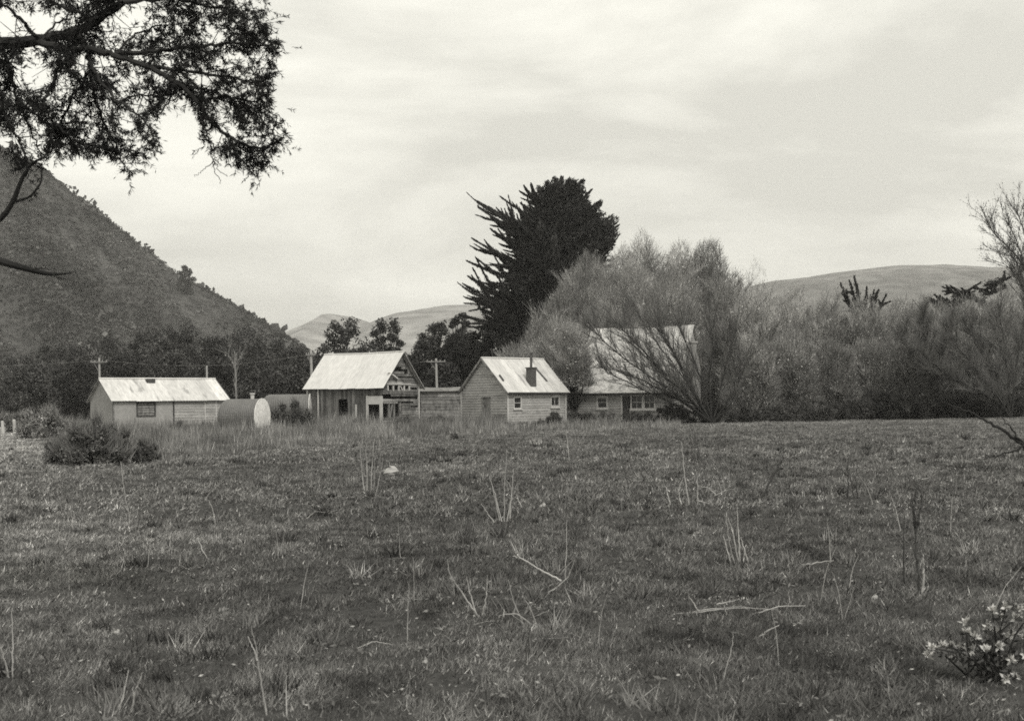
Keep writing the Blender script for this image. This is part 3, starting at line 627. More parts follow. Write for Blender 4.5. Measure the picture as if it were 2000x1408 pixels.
limbs_tree(2032, 72, 815, [[(2015, 560), (1990, 480), (1965, 430)], [(2015, 540), (1985, 500), (1940, 455), (1925, 432)], [(2020, 520), (2000, 450), (1985, 408)], [(2010, 580), (1985, 505), (1960, 498)], [(2030, 500), (2030, 440), (2020, 400)], [(2015, 600), (1995, 560), (1978, 520)], [(2040, 520), (2060, 460), (2080, 420)], [(2008, 590), (1990, 540), (1955, 510)]],
    'tall airy small-leaved tree rising at the right edge above the thicket', 'willowdark', twn=3200, tone=.8, name='airy_tree', r0=.085, nl=9000, up=.2, twl=.8, wd=.010, leafs=.05, bl=1.5)

# shrubs
def shrub(px, py_base, top, hw, label, m='shrub', group=None, Y=None, name='shrub', lobes=9, n=1800, size=.16, dens=2.2, lo=.0, tone=1., cat='shrub', flat=.8):
    Y = Y or gdist(px, py_base); b = on(px, Y); h = hz(px, top, Y) - b.z; wd = hw / F * Y
    tr, cl = bushy(b, h * .9, wd * .95, wd * .8, lobes=lobes * 2, n=int(n * dens), size=size * .75, lo=lo, tone=tone, flat=flat, shell=.75, low=True)
    k = n // 3; q = cl.q[0].mean(1); i = rng.integers(0, len(q), k); q = q[i]; d = norm(unit(k) * .5 + norm(q - np.array(b)) * .5 + np.array([0, 0, .6])) * (rng.uniform(.12, .34, k) * h)[:, None]
    cl.tris(q, d, perp(d) * .012, tone * rng.uniform(.7, 1.6, k))
    return plant(name, label, cat, group, b, tr, cl, M[m], M['bark'], crown='foliage', trunk='stems')
shrub(168, 905, 805, 72, 'large dark gorse bush in front of the left end of the long shed', 'gorse', name='gorse_bush', lobes=20, n=9000, size=.085, tone=.8)
shrub(222, 902, 812, 36, 'dark gorse bush crowding against the right side of the largest gorse bush', 'gorse', name='gorse_bush', lobes=13, n=4500, size=.085, tone=.85)
shrub(118, 903, 838, 34, 'low gorse bush crowding against the left side of the largest gorse bush', 'gorse', name='gorse_bush', lobes=11, n=3600, size=.085, tone=.9)
shrub(282, 900, 848, 32, 'small dark bush in the long grass right of the large gorse bush', 'gorse', name='gorse_bush', lobes=9, n=2200, size=.08, tone=.6)
shrub(92, 856, 786, 72, 'grey-green bush behind the large gorse bush, left of the long shed', 'gorse', lobes=14, n=4200, size=.14, tone=1.15)
shrub(30, 852, 790, 40, 'bush behind the two white posts at the left edge', 'gorse', Y=72, lobes=9, n=2200, size=.15, tone=1.0)
shrub(572, 846, 772, 52, 'dark bramble between the round tank and the barn', 'shrub', name='bramble', lobes=13, n=4200, size=.14, tone=.75, Y=64)
shrub(1082, 836, 800, 24, 'dark shrub under the right window of the small cottage', 'shrub', lobes=8, n=1500, size=.12, tone=.7, Y=72)
shrub(1140, 834, 790, 32, 'shrub in the gap between the two cottages', 'shrub', lobes=9, n=2000, size=.12, tone=.85, Y=74)
shrub(1182, 834, 800, 34, 'low shrub under the left window of the farmhouse', 'shrub', lobes=9, n=2000, size=.12, tone=.8, Y=75)
shrub(1245, 834, 800, 42, 'low dark shrub under the double window of the farmhouse', 'shrub', lobes=10, n=2600, size=.12, tone=.6, Y=75)
gU = 'dark undergrowth along the edge of the thicket'
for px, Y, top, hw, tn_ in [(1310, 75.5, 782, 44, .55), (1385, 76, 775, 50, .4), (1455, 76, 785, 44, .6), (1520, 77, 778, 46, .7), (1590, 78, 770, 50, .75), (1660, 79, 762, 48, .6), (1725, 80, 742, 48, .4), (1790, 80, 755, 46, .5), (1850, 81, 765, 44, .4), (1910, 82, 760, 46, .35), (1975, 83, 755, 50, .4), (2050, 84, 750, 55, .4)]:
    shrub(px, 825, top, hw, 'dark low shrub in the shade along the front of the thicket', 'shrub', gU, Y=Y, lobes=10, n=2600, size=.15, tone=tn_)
shrub(888, 858, 843, 10, 'small dark tussock in the grass below the left corner of the cottage', 'gorse', name='tussock', lobes=5, n=500, size=.06, tone=.6, cat='tussock')
shrub(860, 842, 805, 38, 'rough weeds against the wall between barn and cottage', 'shrub', name='weed_clump', lobes=9, n=2000, size=.12, tone=1.1, Y=69, cat='weed clump')

for px, Y, top, hw in [(640, 66, 815, 26), (700, 67, 812, 22), (790, 67, 808, 30), (915, 71, 815, 24), (955, 70, 820, 24), (1020, 70, 822, 22), (1052, 71, 815, 16), (345, 64, 818, 26), (400, 65, 820, 24), (470, 60, 832, 22)]:
    shrub(px, 840, top, hw, 'rough weeds growing up against the foot of the farm buildings', 'shrub', 'rough weeds along the building walls', Y=Y, name='weed_clump', lobes=7, n=900, size=.09, tone=rng.uniform(.8, 1.3), cat='weed clump')

# ---------------------------------------------------------------- buildings
def hwall(mb, u0, u1, z0, z1, ztop, holes, fr, bh=.17, thick=.02, miss=0, jit=.0, tonev=.12):
    """overlapping horizontal boards; fr(u,out,z)->local point; ztop(u) roof line; holes [(u0,u1,z0,z1)]"""
    z = z0
    while z < z1 - .02:
        h = min(bh, z1 - z); zc = z + h / 2
        # the roof line trims the row
        us = np.linspace(u0, u1, 120); ok = np.array([ztop(u) > zc for u in us])
        if not ok.any(): break
        a, b = us[ok][0], us[ok][-1]
        segs = [(a, b)]
        for h0, h1, hz0, hz1 in holes:
            if hz0 < zc < hz1:
                ns = []
                for s0, s1 in segs:
                    if s0 < h0: ns.append((s0, min(s1, h0)))
                    if s1 > h1: ns.append((max(s0, h1), s1))
                segs = [s for s in ns if s[1] - s[0] > .03]
        for s0, s1 in segs:
            cuts = [s0]
            while cuts[-1] < s1 - 1.4 and rng.random() < .7: cuts.append(cuts[-1] + rng.uniform(.9, 2.6))
            cuts = [c for c in cuts if c < s1 - .3] + [s1]
            for c0, c1 in zip(cuts, cuts[1:]):
                if rng.random() < miss: continue
                dz = rng.uniform(-jit, jit); o0 = .03 + rng.uniform(0, jit * .3); o1 = .008
                t = rng.uniform(1 - tonev, 1 + tonev); g = .004
                zb, zt = z - .012, z + h
                mb.hexa([fr(c0 + g, o0, zb), fr(c1 - g, o0, zb + dz), fr(c0 + g, o0 - thick, zb), fr(c1 - g, o0 - thick, zb + dz),
                         fr(c0 + g, o1, zt), fr(c1 - g, o1, zt + dz), fr(c0 + g, o1 - thick, zt), fr(c1 - g, o1 - thick, zt + dz)], t)
        z += h
def vwall(mb, u0, u1, z0, ztop, holes, fr, bw=.19, tonev=.5, ragged=.05, miss=0):
    u = u0
    while u < u1 - .02:
        w_ = min(bw * rng.uniform(.8, 1.2), u1 - u); uc = u + w_ / 2; segs = [(z0 - rng.uniform(0, .05), ztop(uc) - rng.uniform(0, ragged))]
        for h0, h1, a, b in holes:
            if h0 < uc < h1:
                ns = []
                for s0, s1 in segs:
                    if s0 < a: ns.append((s0, min(s1, a)))
                    if s1 > b: ns.append((max(s0, b), s1))
                segs = ns
        if rng.random() >= miss:
            o = .02 + rng.uniform(0, .012); t = rng.uniform(1 - tonev, 1 + tonev)
            for s0, s1 in segs:
                mb.hexa([fr(u + .006, o, s0), fr(u + w_ - .006, o, s0), fr(u + .006, o - .022, s0), fr(u + w_ - .006, o - .022, s0),
                         fr(u + .006, o, s1), fr(u + w_ - .006, o, s1), fr(u + .006, o - .022, s1), fr(u + w_ - .006, o - .022, s1)], t)
        u += w_
def roof_slope(mb, x0, x1, e0, e1, sheet=.72, sag=.035, tv=.05, thick=.02, lift=.0):
    """sheets from eave line e0=(y,z) up to ridge e1=(y,z), running along x, with laps, ripple and sag"""
    n = max(1, round((x1 - x0) / sheet)); dy, dz = e1[0] - e0[0], e1[1] - e0[1]; ln = math.hypot(dy, dz); nr = Vector((0, -dz / ln, dy / ln)) * (1 if dy > 0 else -1)
    for i in range(n):
        a, b = x0 + (x1 - x0) * i / n, x0 + (x1 - x0) * (i + 1) / n; t = rng.uniform(1 - tv, 1 + tv); ex = rng.uniform(-.03, .03)
        K = 9                                      # ripples across a sheet
        rows = []
        for s in (0, .5, 1):
            for side in (0, 1):
                r = []
                for k in range(K):
                    x = a + (b - a + .03) * k / (K - 1); sg = -sag * math.sin(math.pi * (x - x0) / (x1 - x0)) * (.4 + .6 * s)
                    off = (.010 * (k % 2) + .004 * (i % 2) + lift) - side * thick
                    ss = s - (ex / ln if s == 0 else 0)
                    r.append(Vector((x, e0[0] + dy * ss, e0[1] + dz * ss + sg)) + nr * off)
                rows.append(r)
        n0 = len(mb.v)
        for r in rows: mb.v += [tuple(p) for p in r]; mb.t += [t] * K
        id_ = lambda row, k: n0 + row * K + k
        for k in range(K - 1):
            for s in (0, 1):
                mb.f.append((id_(2 * s, k), id_(2 * s, k + 1), id_(2 * s + 2, k + 1), id_(2 * s + 2, k)))
                mb.f.append((id_(2 * s + 1, k), id_(2 * s + 3, k), id_(2 * s + 3, k + 1), id_(2 * s + 1, k + 1)))
            mb.f.append((id_(0, k), id_(1, k), id_(1, k + 1), id_(0, k + 1))); mb.f.append((id_(4, k), id_(4, k + 1), id_(5, k + 1), id_(5, k)))
        for k in (0, K - 1):
            for s in (0, 1): mb.f.append((id_(2 * s, k), id_(2 * s + 1, k), id_(2 * s + 3, k), id_(2 * s + 2, k)))
def window(parent, u0, u1, z0, z1, fr, fm, bars=(1, 1), fw=.07, out=.05, sill=True, label=None):
    f = MB()
    def bx(a, b, c, d, o0, o1): f.hexa([fr(a, o1, c), fr(b, o1, c), fr(a, o0, c), fr(b, o0, c), fr(a, o1, d), fr(b, o1, d), fr(a, o0, d), fr(b, o0, d)])
    bx(u0 - fw, u0, z0 - fw, z1 + fw, -.06, out); bx(u1, u1 + fw, z0 - fw, z1 + fw, -.06, out)
    bx(u0, u1, z0 - fw, z0, -.06, out); bx(u0, u1, z1, z1 + fw, -.06, out)
    for i in range(1, bars[0] + 1): c = u0 + (u1 - u0) * i / (bars[0] + 1); bx(c - .018, c + .018, z0, z1, -.035, .0)
    for i in range(1, bars[1] + 1): c = z0 + (z1 - z0) * i / (bars[1] + 1); bx(u0, u1, c - .02, c + .02, -.032, .003)
    o = f.build('window', fm, parent)
    if label: o['label'] = label
    g = MB(); g.pts([fr(u0, -.045, z0), fr(u1, -.045, z0), fr(u1, -.045, z1), fr(u0, -.045, z1)], [(0, 1, 2, 3)]); g.build('pane', M['glass'], o)
    if sill:
        s = MB(); s.hexa([fr(u0 - .13, .11, z0 - fw - .06), fr(u1 + .13, .11, z0 - fw - .06), fr(u0 - .13, -.02, z0 - fw - .06), fr(u1 + .13, -.02, z0 - fw - .06),
                          fr(u0 - .13, .10, z0 - fw - .01), fr(u1 + .13, .10, z0 - fw - .01), fr(u0 - .13, -.02, z0 - fw - .003), fr(u1 + .13, -.02, z0 - fw - .003)]); s.build('sill', fm, o)
    return o
def frames(L_, W_, x0=0):
    return (lambda u, o, z: (x0 + u, -o, z), lambda u, o, z: (x0 - o, u, z), lambda u, o, z: (x0 + L_ + o, u, z), lambda u, o, z: (x0 + u, W_ + o, z))
def slab(mb, fr, u0, u1, z0, z1, o0, o1, tone=1.): mb.hexa([fr(u0, o1, z0), fr(u1, o1, z0), fr(u0, o0, z0), fr(u1, o0, z0), fr(u0, o1, z1), fr(u1, o1, z1), fr(u0, o0, z1), fr(u1, o0, z1)], tone)
def cutslab(mb, fr, u0, u1, z0, z1, holes, o0, o1):
    """plain wall with rectangular holes, in butted strips"""
    us = sorted({u0, u1, *[h[0] for h in holes], *[h[1] for h in holes]})
    for a, b in zip(us, us[1:]):
        zz = [(z0, z1)]
        for h in holes:
            if h[0] <= a + 1e-6 and b - 1e-6 <= h[1]: zz = [(z0, h[2]), (h[3], z1)]
        for c, d in zz: slab(mb, fr, a, b, c, d, o0, o1)

# --- long shed on the left
def long_shed():
    Y = 66.; b = on(221, Y); L_, W_, h, ri = 6.9, 4.0, 1.98, 1.2
    r = empty('long_shed', b, R(38)); tag(r, 'long low shed with a pale streaked iron roof, leftmost of the buildings', 'shed')
    f, l, rt, bk = frames(L_, W_); g = lambda u: h + ri * (1 - abs(u - W_ / 2) / (W_ / 2))
    m = MB(); cutslab(m, f, 0, 3.55, -.1, h, [(1.35, 2.5, .95, 1.84)], -.12, 0)
    # left gable in plaster
    m.hexa([l(.0, .0, -.1), l(W_, .0, -.1), l(.0, -.12, -.1), l(W_, -.12, -.1), l(0, 0, h), l(W_, 0, h), l(0, -.12, h), l(W_, -.12, h)])
    m.pts([l(0, 0, h), l(W_, 0, h), l(W_ / 2, 0, h + ri), l(0, -.12, h), l(W_, -.12, h), l(W_ / 2, -.12, h + ri)], [(0, 1, 2), (3, 5, 4), (0, 2, 5, 3), (1, 4, 5, 2)])
    m.build('plaster_wall', M['plaster'], r)
    m = MB(); hwall(m, 3.62, L_, .35, h, lambda u: 9, [], f, tonev=.15); hwall(m, 0, W_, .1, h + ri, g, [], rt); hwall(m, 0, L_, .1, h, lambda u: 9, [], bk); m.build('board_wall', M['board'], r)
    m = MB(); slab(m, f, 3.6, L_, .05, .34, -.1, -.03); slab(m, f, 3.7, L_ + .05, .36, .44, .03, .12); m.build('base_board', M['greyboard'], r)
    m = MB(); roof_slope(m, -.15, L_ + .2, (-.22, h - .10), (W_ / 2, h + ri + .02), tv=.10); roof_slope(m, -.15, L_ + .2, (W_ + .22, h - .10), (W_ / 2, h + ri + .02)); m.build('roof', M['ironold'], r)
    m = MB(); m.tube([(-.15, W_ / 2, h + ri + .05), (L_ + .2, W_ / 2, h + ri + .05)], .05, 8); m.build('ridge_cap', M['iron'], r)
    m = MB(); m.bar((L_ + .21, -.22, h - .12), (L_ + .21, W_ / 2, h + ri - .01), .03, .14); m.bar((L_ + .21, W_ + .22, h - .12), (L_ + .21, W_ / 2, h + ri - .01), .03, .14); m.build('barge_board', M['darktrim'], r)
    m = MB(); m.tube([(3.585, -.05, h - .03), (3.585, -.05, .1)], .035, 7); m.build('downpipe', M['darktrim'], r)
    m = MB(); m.tube([(L_ - .02, -.1, h - .06), (L_ - .02, -.1, .9), (L_ + .25, -.25, .55)], .035, 7); m.build('downpipe', M['trim'], r)
    
    for a in (5.5, 6.2): m = MB(); slab(m, f, a, a + .06, .45, h - .1, .03, .045); m.build('batten', M['trim'], r)
    # boarded window
    m = MB(); slab(m, f, 1.35, 1.43, .95, 1.84, -.06, .03); slab(m, f, 2.42, 2.5, .95, 1.84, -.06, .03); slab(m, f, 1.43, 2.42, 1.76, 1.84, -.06, .03); slab(m, f, 1.43, 2.42, .95, 1.03, -.06, .03)
    o = m.build('window', M['darktrim'], r); m = MB()
    for k in range(5): slab(m, f, 1.43, 2.42, 1.04 + k * .146, 1.04 + k * .146 + .12, -.05, -.02 + .01 * (k % 2), 1 + .25 * ((k % 2) - .5))
    m.build('shutter', M['greyboard'], o)
    m = MB(); m.box(2.6, 3.1, W_ / 2 - .42, W_ / 2 - .12, h + ri - .22, h + ri + .03); m.build('roof_hatch', M['darktrim'], r)
long_shed()

# --- broken barn
def barn():
    Y = 71.5; b = on(747, Y); L_, W_, h, ri = 5.9, 4.1, 2.75, 2.05
    r = empty('broken_barn', b, R(-29)); tag(r, 'tumbledown barn with broken boards in its gable and a bright white roof', 'barn')
    f, l, rt, bk = frames(L_, W_, -L_); g = lambda u: h + ri * (1 - abs(u - W_ / 2) / (W_ / 2)) - .03
    hs = [(L_ - 3.45, L_ - 2.6, .8, 1.85), (L_ - 1.05, L_ - .2, -1, 1.5), (L_ - 1.2, L_, 1.5, 2.05)]
    m = MB(); vwall(m, 0, L_, 0, lambda u: h - .02, hs, f); vwall(m, 0, L_, 0, lambda u: h, [], bk); vwall(m, 0, W_, 0, g, [], l); m.build('upright_board_wall', M['vboard'], r)
    hs = [(.55, 3.05, 2.36, 2.74), (1.1, 2.1, 3.62, 3.80), (2.4, 2.8, 3.5, 3.78), (.1, 1.85, .7, 1.6), (.35, 1.0, 3.22, 3.38), (3.3, 3.9, 2.4, 2.55), (.0, .9, 2.05, 2.2)]
    m = MB(); hwall(m, 0, W_, .1, h + ri, g, hs, rt, bh=.145, miss=.07, jit=.05, tonev=.55); m.build('gable_board_wall', M['greyboard'], r)
    m = MB()
    for u in (.62, 1.22, 1.82, 2.42, 3.0): slab(m, rt, u - .06, u + .06, 2.3, 2.8, -.06, .02)
    m.bar(rt(1.9, -.02, 2.75), rt(2.25, -.02, 2.36), .07); slab(m, rt, .45, 3.15, 2.74, 2.82, -.03, .055); m.build('opening_frame', M['trim'], r)
    m = MB(); slab(m, rt, .68, .78, .6, 1.62, -.08, .02); slab(m, rt, 1.25, 1.35, .6, 1.62, -.08, .02); slab(m, rt, 1.85, 1.96, .1, 1.62, -.06, .045)
    m.bar(rt(.85, -.04, .65), rt(1.15, -.04, 1.6), .08); m.build('opening_frame', M['greyboard'], r)
    m = MB(); slab(m, f, L_ - 1.22, L_ - 1.06, -.1, 2.05, -.02, .05); slab(m, f, L_ - .19, L_ + .02, -.1, 1.5, -.02, .05); slab(m, f, L_ - 1.05, L_ + .02, 1.5, 2.02, -.03, .045); m.build('door_frame', M['trim'], r)['label'] = 'pale posts and lintel board round the open doorway'
    
    for a, c, d in ((.85, .97, h - .1), (L_ - 2.05, L_ - 1.92, 1.5), (-.03, .08, h - .06)): m = MB(); slab(m, f, a, c, 0, d, .04, .06); m.build('loose_batten', M['trim'], r)
    m = MB(); m.bar(rt(.5, .14, 3.5), rt(1.5, .08, 3.1), .2, .05, 1.6); m.bar(rt(.5, .10, 3.33), rt(.95, .10, 3.36), .09, .04, 1.2); m.build('hanging_board', M['trim'], r)
    m = MB(); slab(m, rt, W_ - .1, W_ + .03, 0, h - .05, -.06, .05); m.build('corner_board', M['trim'], r)
    m = MB(); roof_slope(m, -L_ - .2, .25, (-.28, h - .24), (W_ / 2, h + ri + .02), sag=.05, tv=.04); roof_slope(m, -L_ - .2, .25, (W_ + .3, h - .27), (W_ / 2, h + ri + .02), sag=.05); m.build('roof', M['iron'], r)
    m = MB(); m.tube([(-L_ - .2, W_ / 2, h + ri + .04), (-L_ / 2, W_ / 2, h + ri - .01), (.25, W_ / 2, h + ri + .04)], .05, 8); m.build('ridge_cap', M['iron'], r)
    m = MB(); m.bar((.26, W_ + .3, h - .32), (.26, W_ / 2, h + ri - .03), .03, .13); m.bar((.26, -.28, h - .29), (.26, W_ / 2, h + ri - .03), .03, .07); m.build('barge_board', M['darktrim'], r)
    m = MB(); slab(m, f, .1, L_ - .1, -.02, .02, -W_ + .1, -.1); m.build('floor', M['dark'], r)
barn()

# --- low lean-to between barn and cottage
def lean_to():
    a = on(822, 76); r = empty('lean_to', a, R(4)); tag(r, 'low grey boarded lean-to between the barn and the small cottage', 'shed')
    L_, W_, h = 2.75, 2.2, 2.35; f, l, rt, bk = frames(L_, W_)
    m = MB(); hwall(m, 0, L_, 0, h, lambda u: 9, [], f, bh=.22, jit=.03, tonev=.35); hwall(m, 0, W_, 0, h, lambda u: 9, [], l); hwall(m, 0, W_, 0, h, lambda u: 9, [], rt); hwall(m, 0, L_, 0, h, lambda u: 9, [], bk); m.build('board_wall', M['greyboard'], r)
    m = MB(); roof_slope(m, -.1, L_ + .1, (-.2, h + .0), (W_ + .1, h + .3), tv=.2, sag=.06); m.build('roof', M['greyboard'], r)
lean_to()

# --- small cottage
def cottage():
    Y = 73.; b = on(991, Y); L_, W_, h, ri = 5.4, 4.4, 2.3, 2.15
    r = empty('small_cottage', b, R(44)); tag(r, 'small weatherboard cottage with a flue on its streaked white roof and a blank gable', 'cottage')
    f, l, rt, bk = frames(L_, W_); g = lambda u: h + ri * (1 - abs(u - W_ / 2) / (W_ / 2)) - .03
    m = MB(); hwall(m, 0, L_, 0, h, lambda u: 9, [(.6, 1.18, 1.22, 1.86), (4.0, 4.7, 1.28, 1.86)], f, tonev=.07); hwall(m, 0, L_, 0, h, lambda u: 9, [], bk)
    hwall(m, 0, W_, 0, h + ri, g, [], l, tonev=.07); hwall(m, 0, W_, 0, h + ri, g, [], rt); m.build('board_wall', M['board'], r)
    m = MB(); slab(m, f, .0, L_, -.25, -.02, -.12, -.0); slab(m, l, 0, W_, -.25, -.02, -.12, 0); m.build('foundation', M['darktrim'], r)
    
    for q, a, c in ((f, -.035, .09), (f, L_ - .09, L_ + .035), (l, W_ - .09, W_ + .03)): m = MB(); slab(m, q, a, c, -.05, h, .028, .05); m.build('corner_board', M['trim'], r)
    window(r, .6, 1.18, 1.22, 1.86, f, M['trim'], (0, 1)); window(r, 4.0, 4.7, 1.28, 1.86, f, M['trim'], (1, 0))
    # boarded-up doorway on the gable
    m = MB(); slab(m, l, 1.55, 2.35, .0, 1.85, .032, .05, .85); slab(m, l, 1.5, 2.4, 1.85, 1.95, .032, .065, .6); m.build('door', M['greyboard'], r)
    m = MB(); slab(m, l, .2, 1.15, .35, .82, .032, .10, .8); m.build('hatch', M['greyboard'], r)
    m = MB(); roof_slope(m, -.18, L_ + .2, (-.22, h - .12), (W_ / 2, h + ri + .02), tv=.07); roof_slope(m, -.18, L_ + .2, (W_ + .22, h - .12), (W_ / 2, h + ri + .02)); m.build('roof', M['ironold'], r)
    m = MB(); m.tube([(-.18, W_ / 2, h + ri + .05), (L_ + .2, W_ / 2, h + ri + .05)], .05, 8); m.build('ridge_cap', M['iron'], r)
    m = MB(); m.bar((-.19, -.22, h - .15), (-.19, W_ / 2, h + ri - .02), .03, .13); m.bar((-.19, W_ + .22, h - .15), (-.19, W_ / 2, h + ri - .02), .03, .13); m.build('barge_board', M['greyboard'], r)
    m = MB(); m.tube([(-.1, -.27, h - .13), (L_ + .1, -.27, h - .16)], .055, 8); m.build('gutter', M['darktrim'], r)
    zs = lambda y: h - .12 + (ri + .14) * (y + .22) / (W_ / 2 + .22)
    m = MB(); y0 = .42; m.box(2.35, 2.85, y0 - .22, y0 + .22, zs(y0) - .35, zs(y0) + 1.0); m.box(2.3, 2.9, y0 - .27, y0 + .27, zs(y0) + 1.0, zs(y0) + 1.06); o = m.build('chimney', M['rust'], r)
    m = MB(); m.tube([(2.6, y0, zs(y0) + 1.06), (2.62, y0, zs(y0) + 1.95)], .085, 9); m.tube([(2.62, y0, zs(y0) + 1.95), (2.62, y0, zs(y0) + 2.02)], .12, 9); m.build('flue_pipe', M['rust'], o)
    # a slipped sheet leaves a dark slot in the roof
    p = lambda x, y: Vector((x, y, zs(y) + .045)); m = MB(); m.bar(p(4.1, 1.55), p(4.22, .55), .16, .03); m.build('roof_patch', M['rust'], r)
    m = MB(); m.bar(p(.22, .55), p(.24, .95), .1, .12); m.build('roof_patch', M['rust'], r)
cottage()

# --- farmhouse behind the willow
def farmhouse():
    Y = 80.; b = on(1120, Y); L_, h = 7.3, 2.25; y1, z1, y2, z2 = 2.3, 3.95, 5.1, 6.85; W_ = 7.9
    r = empty('farmhouse', b, R(-21)); tag(r, 'old farmhouse with a tall steep roof above a low front roof, half hidden by branches', 'house')
    f, l, rt, bk = frames(L_, W_)
    def g(u): return (h + (z1 - h) * u / y1 if u < y1 else z1 + (z2 - z1) * (u - y1) / (y2 - y1) if u < y2 else z2 - (z2 - z1) * (u - y2) / (W_ - y2)) - .04
    hs = [(1.8, 2.4, 1.1, 1.78), (3.56, 4.02, -1, 1.9), (4.2, 5.75, 1.0, 1.85)]
    m = MB(); hwall(m, 0, L_, 0, h, lambda u: 9, hs, f, tonev=.1); hwall(m, 0, W_, 0, z2, g, [], l, tonev=.1); hwall(m, 0, W_, 0, z2, g, [], rt, tonev=.1); hwall(m, 0, L_, 0, z1, lambda u: 9, [], bk); m.build('board_wall', M['board'], r)
    window(r, 1.8, 2.4, 1.1, 1.78, f, M['trim'], (0, 1), fw=.11); window(r, 4.2, 4.9, 1.0, 1.85, f, M['trim'], (1, 1), fw=.1); window(r, 5.1, 5.75, 1.0, 1.85, f, M['trim'], (1, 1), fw=.1)
    m = MB(); slab(m, f, 3.58, 4.0, 0, 1.88, -.09, -.05); o = m.build('door', M['darktrim'], r); m = MB(); m.tube([f(3.9, -.05, .95), f(3.9, .0, .95)], .025, 7); m.build('handle', M['trim'], o)
    
    for a in (3.42, -.03): m = MB(); slab(m, f, a, a + .125, -.05, h, .035, .06); m.build('corner_board', M['trim'], r)
    m = MB(); slab(m, f, .6, 4.4, h - .2, h - .06, .035, .06); m.build('fascia', M['trim'], r)
    m = MB(); roof_slope(m, -.2, L_ + .2, (-.3, h - .2), (y1, z1 + .02), tv=.1, sag=.08); roof_slope(m, -.15, L_ + .15, (y1 - .03, z1 + .02), (y2, z2 + .04), tv=.16, lift=.006, sag=.13); roof_slope(m, -.15, L_ + .15, (W_ + .2, z1 - .2), (y2, z2 + .04)); m.build('roof', M['shingle'], r)
    m = MB(); m.tube([(-.2, -.33, h - .22), (L_ + .2, -.33, h - .24)], .06, 8); m.build('gutter', M['darktrim'], r)
    m = MB(); m.box(L_ + .06, L_ + .75, 2.9, 3.7, 0, 4.6); m.box(L_ + .15, L_ + .66, 3.0, 3.6, 4.6, 5.5); m.box(L_ + .1, L_ + .71, 2.95, 3.65, 5.5, 5.62, 1.4); o = m.build('chimney', M['brick'], r)
farmhouse()

# ---------------------------------------------------------------- tanks, poles, posts
def tank(px, Y, rad, ln, ang, label, zc=None):
    b = on(px, Y); r = empty('water_tank', b, R(ang)); tag(r, label, 'tank', 'round iron tanks lying on their sides'); zc = zc or rad + .02
    m = MB(); k = 41; pts = []; rr = []
    for i in range(k):
        pts.append((-ln + ln * i / (k - 1), 0, zc)); rr.append(rad - .03 * (i % 2) - (.22 * rad * (1 - min(1, i / 5)) ** 2))
    m.tube(pts, rr, 40); m.build('tank_body', M['tank'], r, smooth=False)
    m = MB(); m.tube([(.0, 0, zc), (.035, 0, zc)], [rad + .02, rad + .02], 40); m.tube([(.036, 0, zc), (.05, 0, zc), (.09, 0, zc)], [rad - .06, rad * .8, .15], 40); m.build('tank_end', M['tankend'], r)
    for x in (-ln * .25, -ln * .75): m = MB(); m.box(x - .1, x + .1, -rad * .7, rad * .7, -.1, .16); m.build('cradle', M['greyboard'], r)
    return r, zc
t, zc = tank(512, 61.5, .96, 2.2, -13, 'round corrugated iron tank on its side with a pale end facing right')
m = MB(); m.tube([(-.55, .0, zc + .93), (-.55, 0, zc + 1.2)], .10, 10); m.tube([(-.55, 0, zc + 1.2), (-.55, 0, zc + 1.27)], .15, 10); m.build('inlet_pipe', M['trim'], t)
tank(606, 74, .95, 2.9, 3, 'second iron tank with only its curved top showing, between the bramble and the barn', zc=1.28)

def pole(px, top, Y, label, arm=None, lean=0, rad=.085, ins=True):
    b = on(px, Y); tz = hz(px, top, Y) - b.z; r = empty('telegraph_pole', b); tag(r, label, 'pole', 'telegraph poles behind the farm buildings')
    m = MB(); m.tube([(0, 0, -.2), (lean * .5, 0, tz / 2), (lean, 0, tz)], [rad * 1.15, rad, rad * .8], 9); m.build('post', M['pole'], r)
    if arm:
        aw, az = arm
        m = MB(); m.box(lean - aw, lean + aw, -.15, -.07, tz - az - .05, tz - az + .05); o = m.build('crossarm', M['greyboard'], r)
        for x in (-.9, -.45, .45, .9): m = MB(); m.tube([(lean + x * aw, -.11, tz - az + .05), (lean + x * aw, -.11, tz - az + .14)], [.02, .03], 7); m.build('insulator', M['trim'], o)
        m = MB(); m.bar((lean - aw * .6, -.11, tz - az - .04), (lean, -.09, tz - az - .7), .03); m.build('arm_brace', M['greyboard'], o)
pole(196, 699, 84, 'telegraph pole with a crossarm rising behind the left end of the long shed', (.62, .3), -.03)
pole(405, 714, 88, 'short bare pole rising behind the right end of the long shed', None)
pole(611, 683, 80, 'tall pale pole close beside the left edge of the barn roof', (.34, .35), -.08, rad=.1)
pole(855, 700, 90, 'telegraph pole with a crossarm between the barn and the small cottage', (.75, .25), -.08, rad=.1)
def wire(a, b, sag, label):
    a, b = Vector(a), Vector(b); m = MB(); m.tube([a.lerp(b, t) - Vector((0, 0, sag * 4 * t * (1 - t))) for t in np.linspace(0, 1, 15)], .009, 4); tag(m.build('telegraph_wire', M['greyboard']), label, 'wire', 'telegraph wires')
wire(P(183, 704, 84), P(-420, 700, 78), .5, 'thin wire running off the left edge from the crossarm pole behind the long shed')
wire(P(209, 704, 84), P(602, 693, 80), .55, 'thin wire between the crossarm pole and the tall pale pole by the barn')
wire(P(620, 693, 80), P(838, 704, 90), .5, 'thin wire between the tall pale pole and the pole beside the cottage')
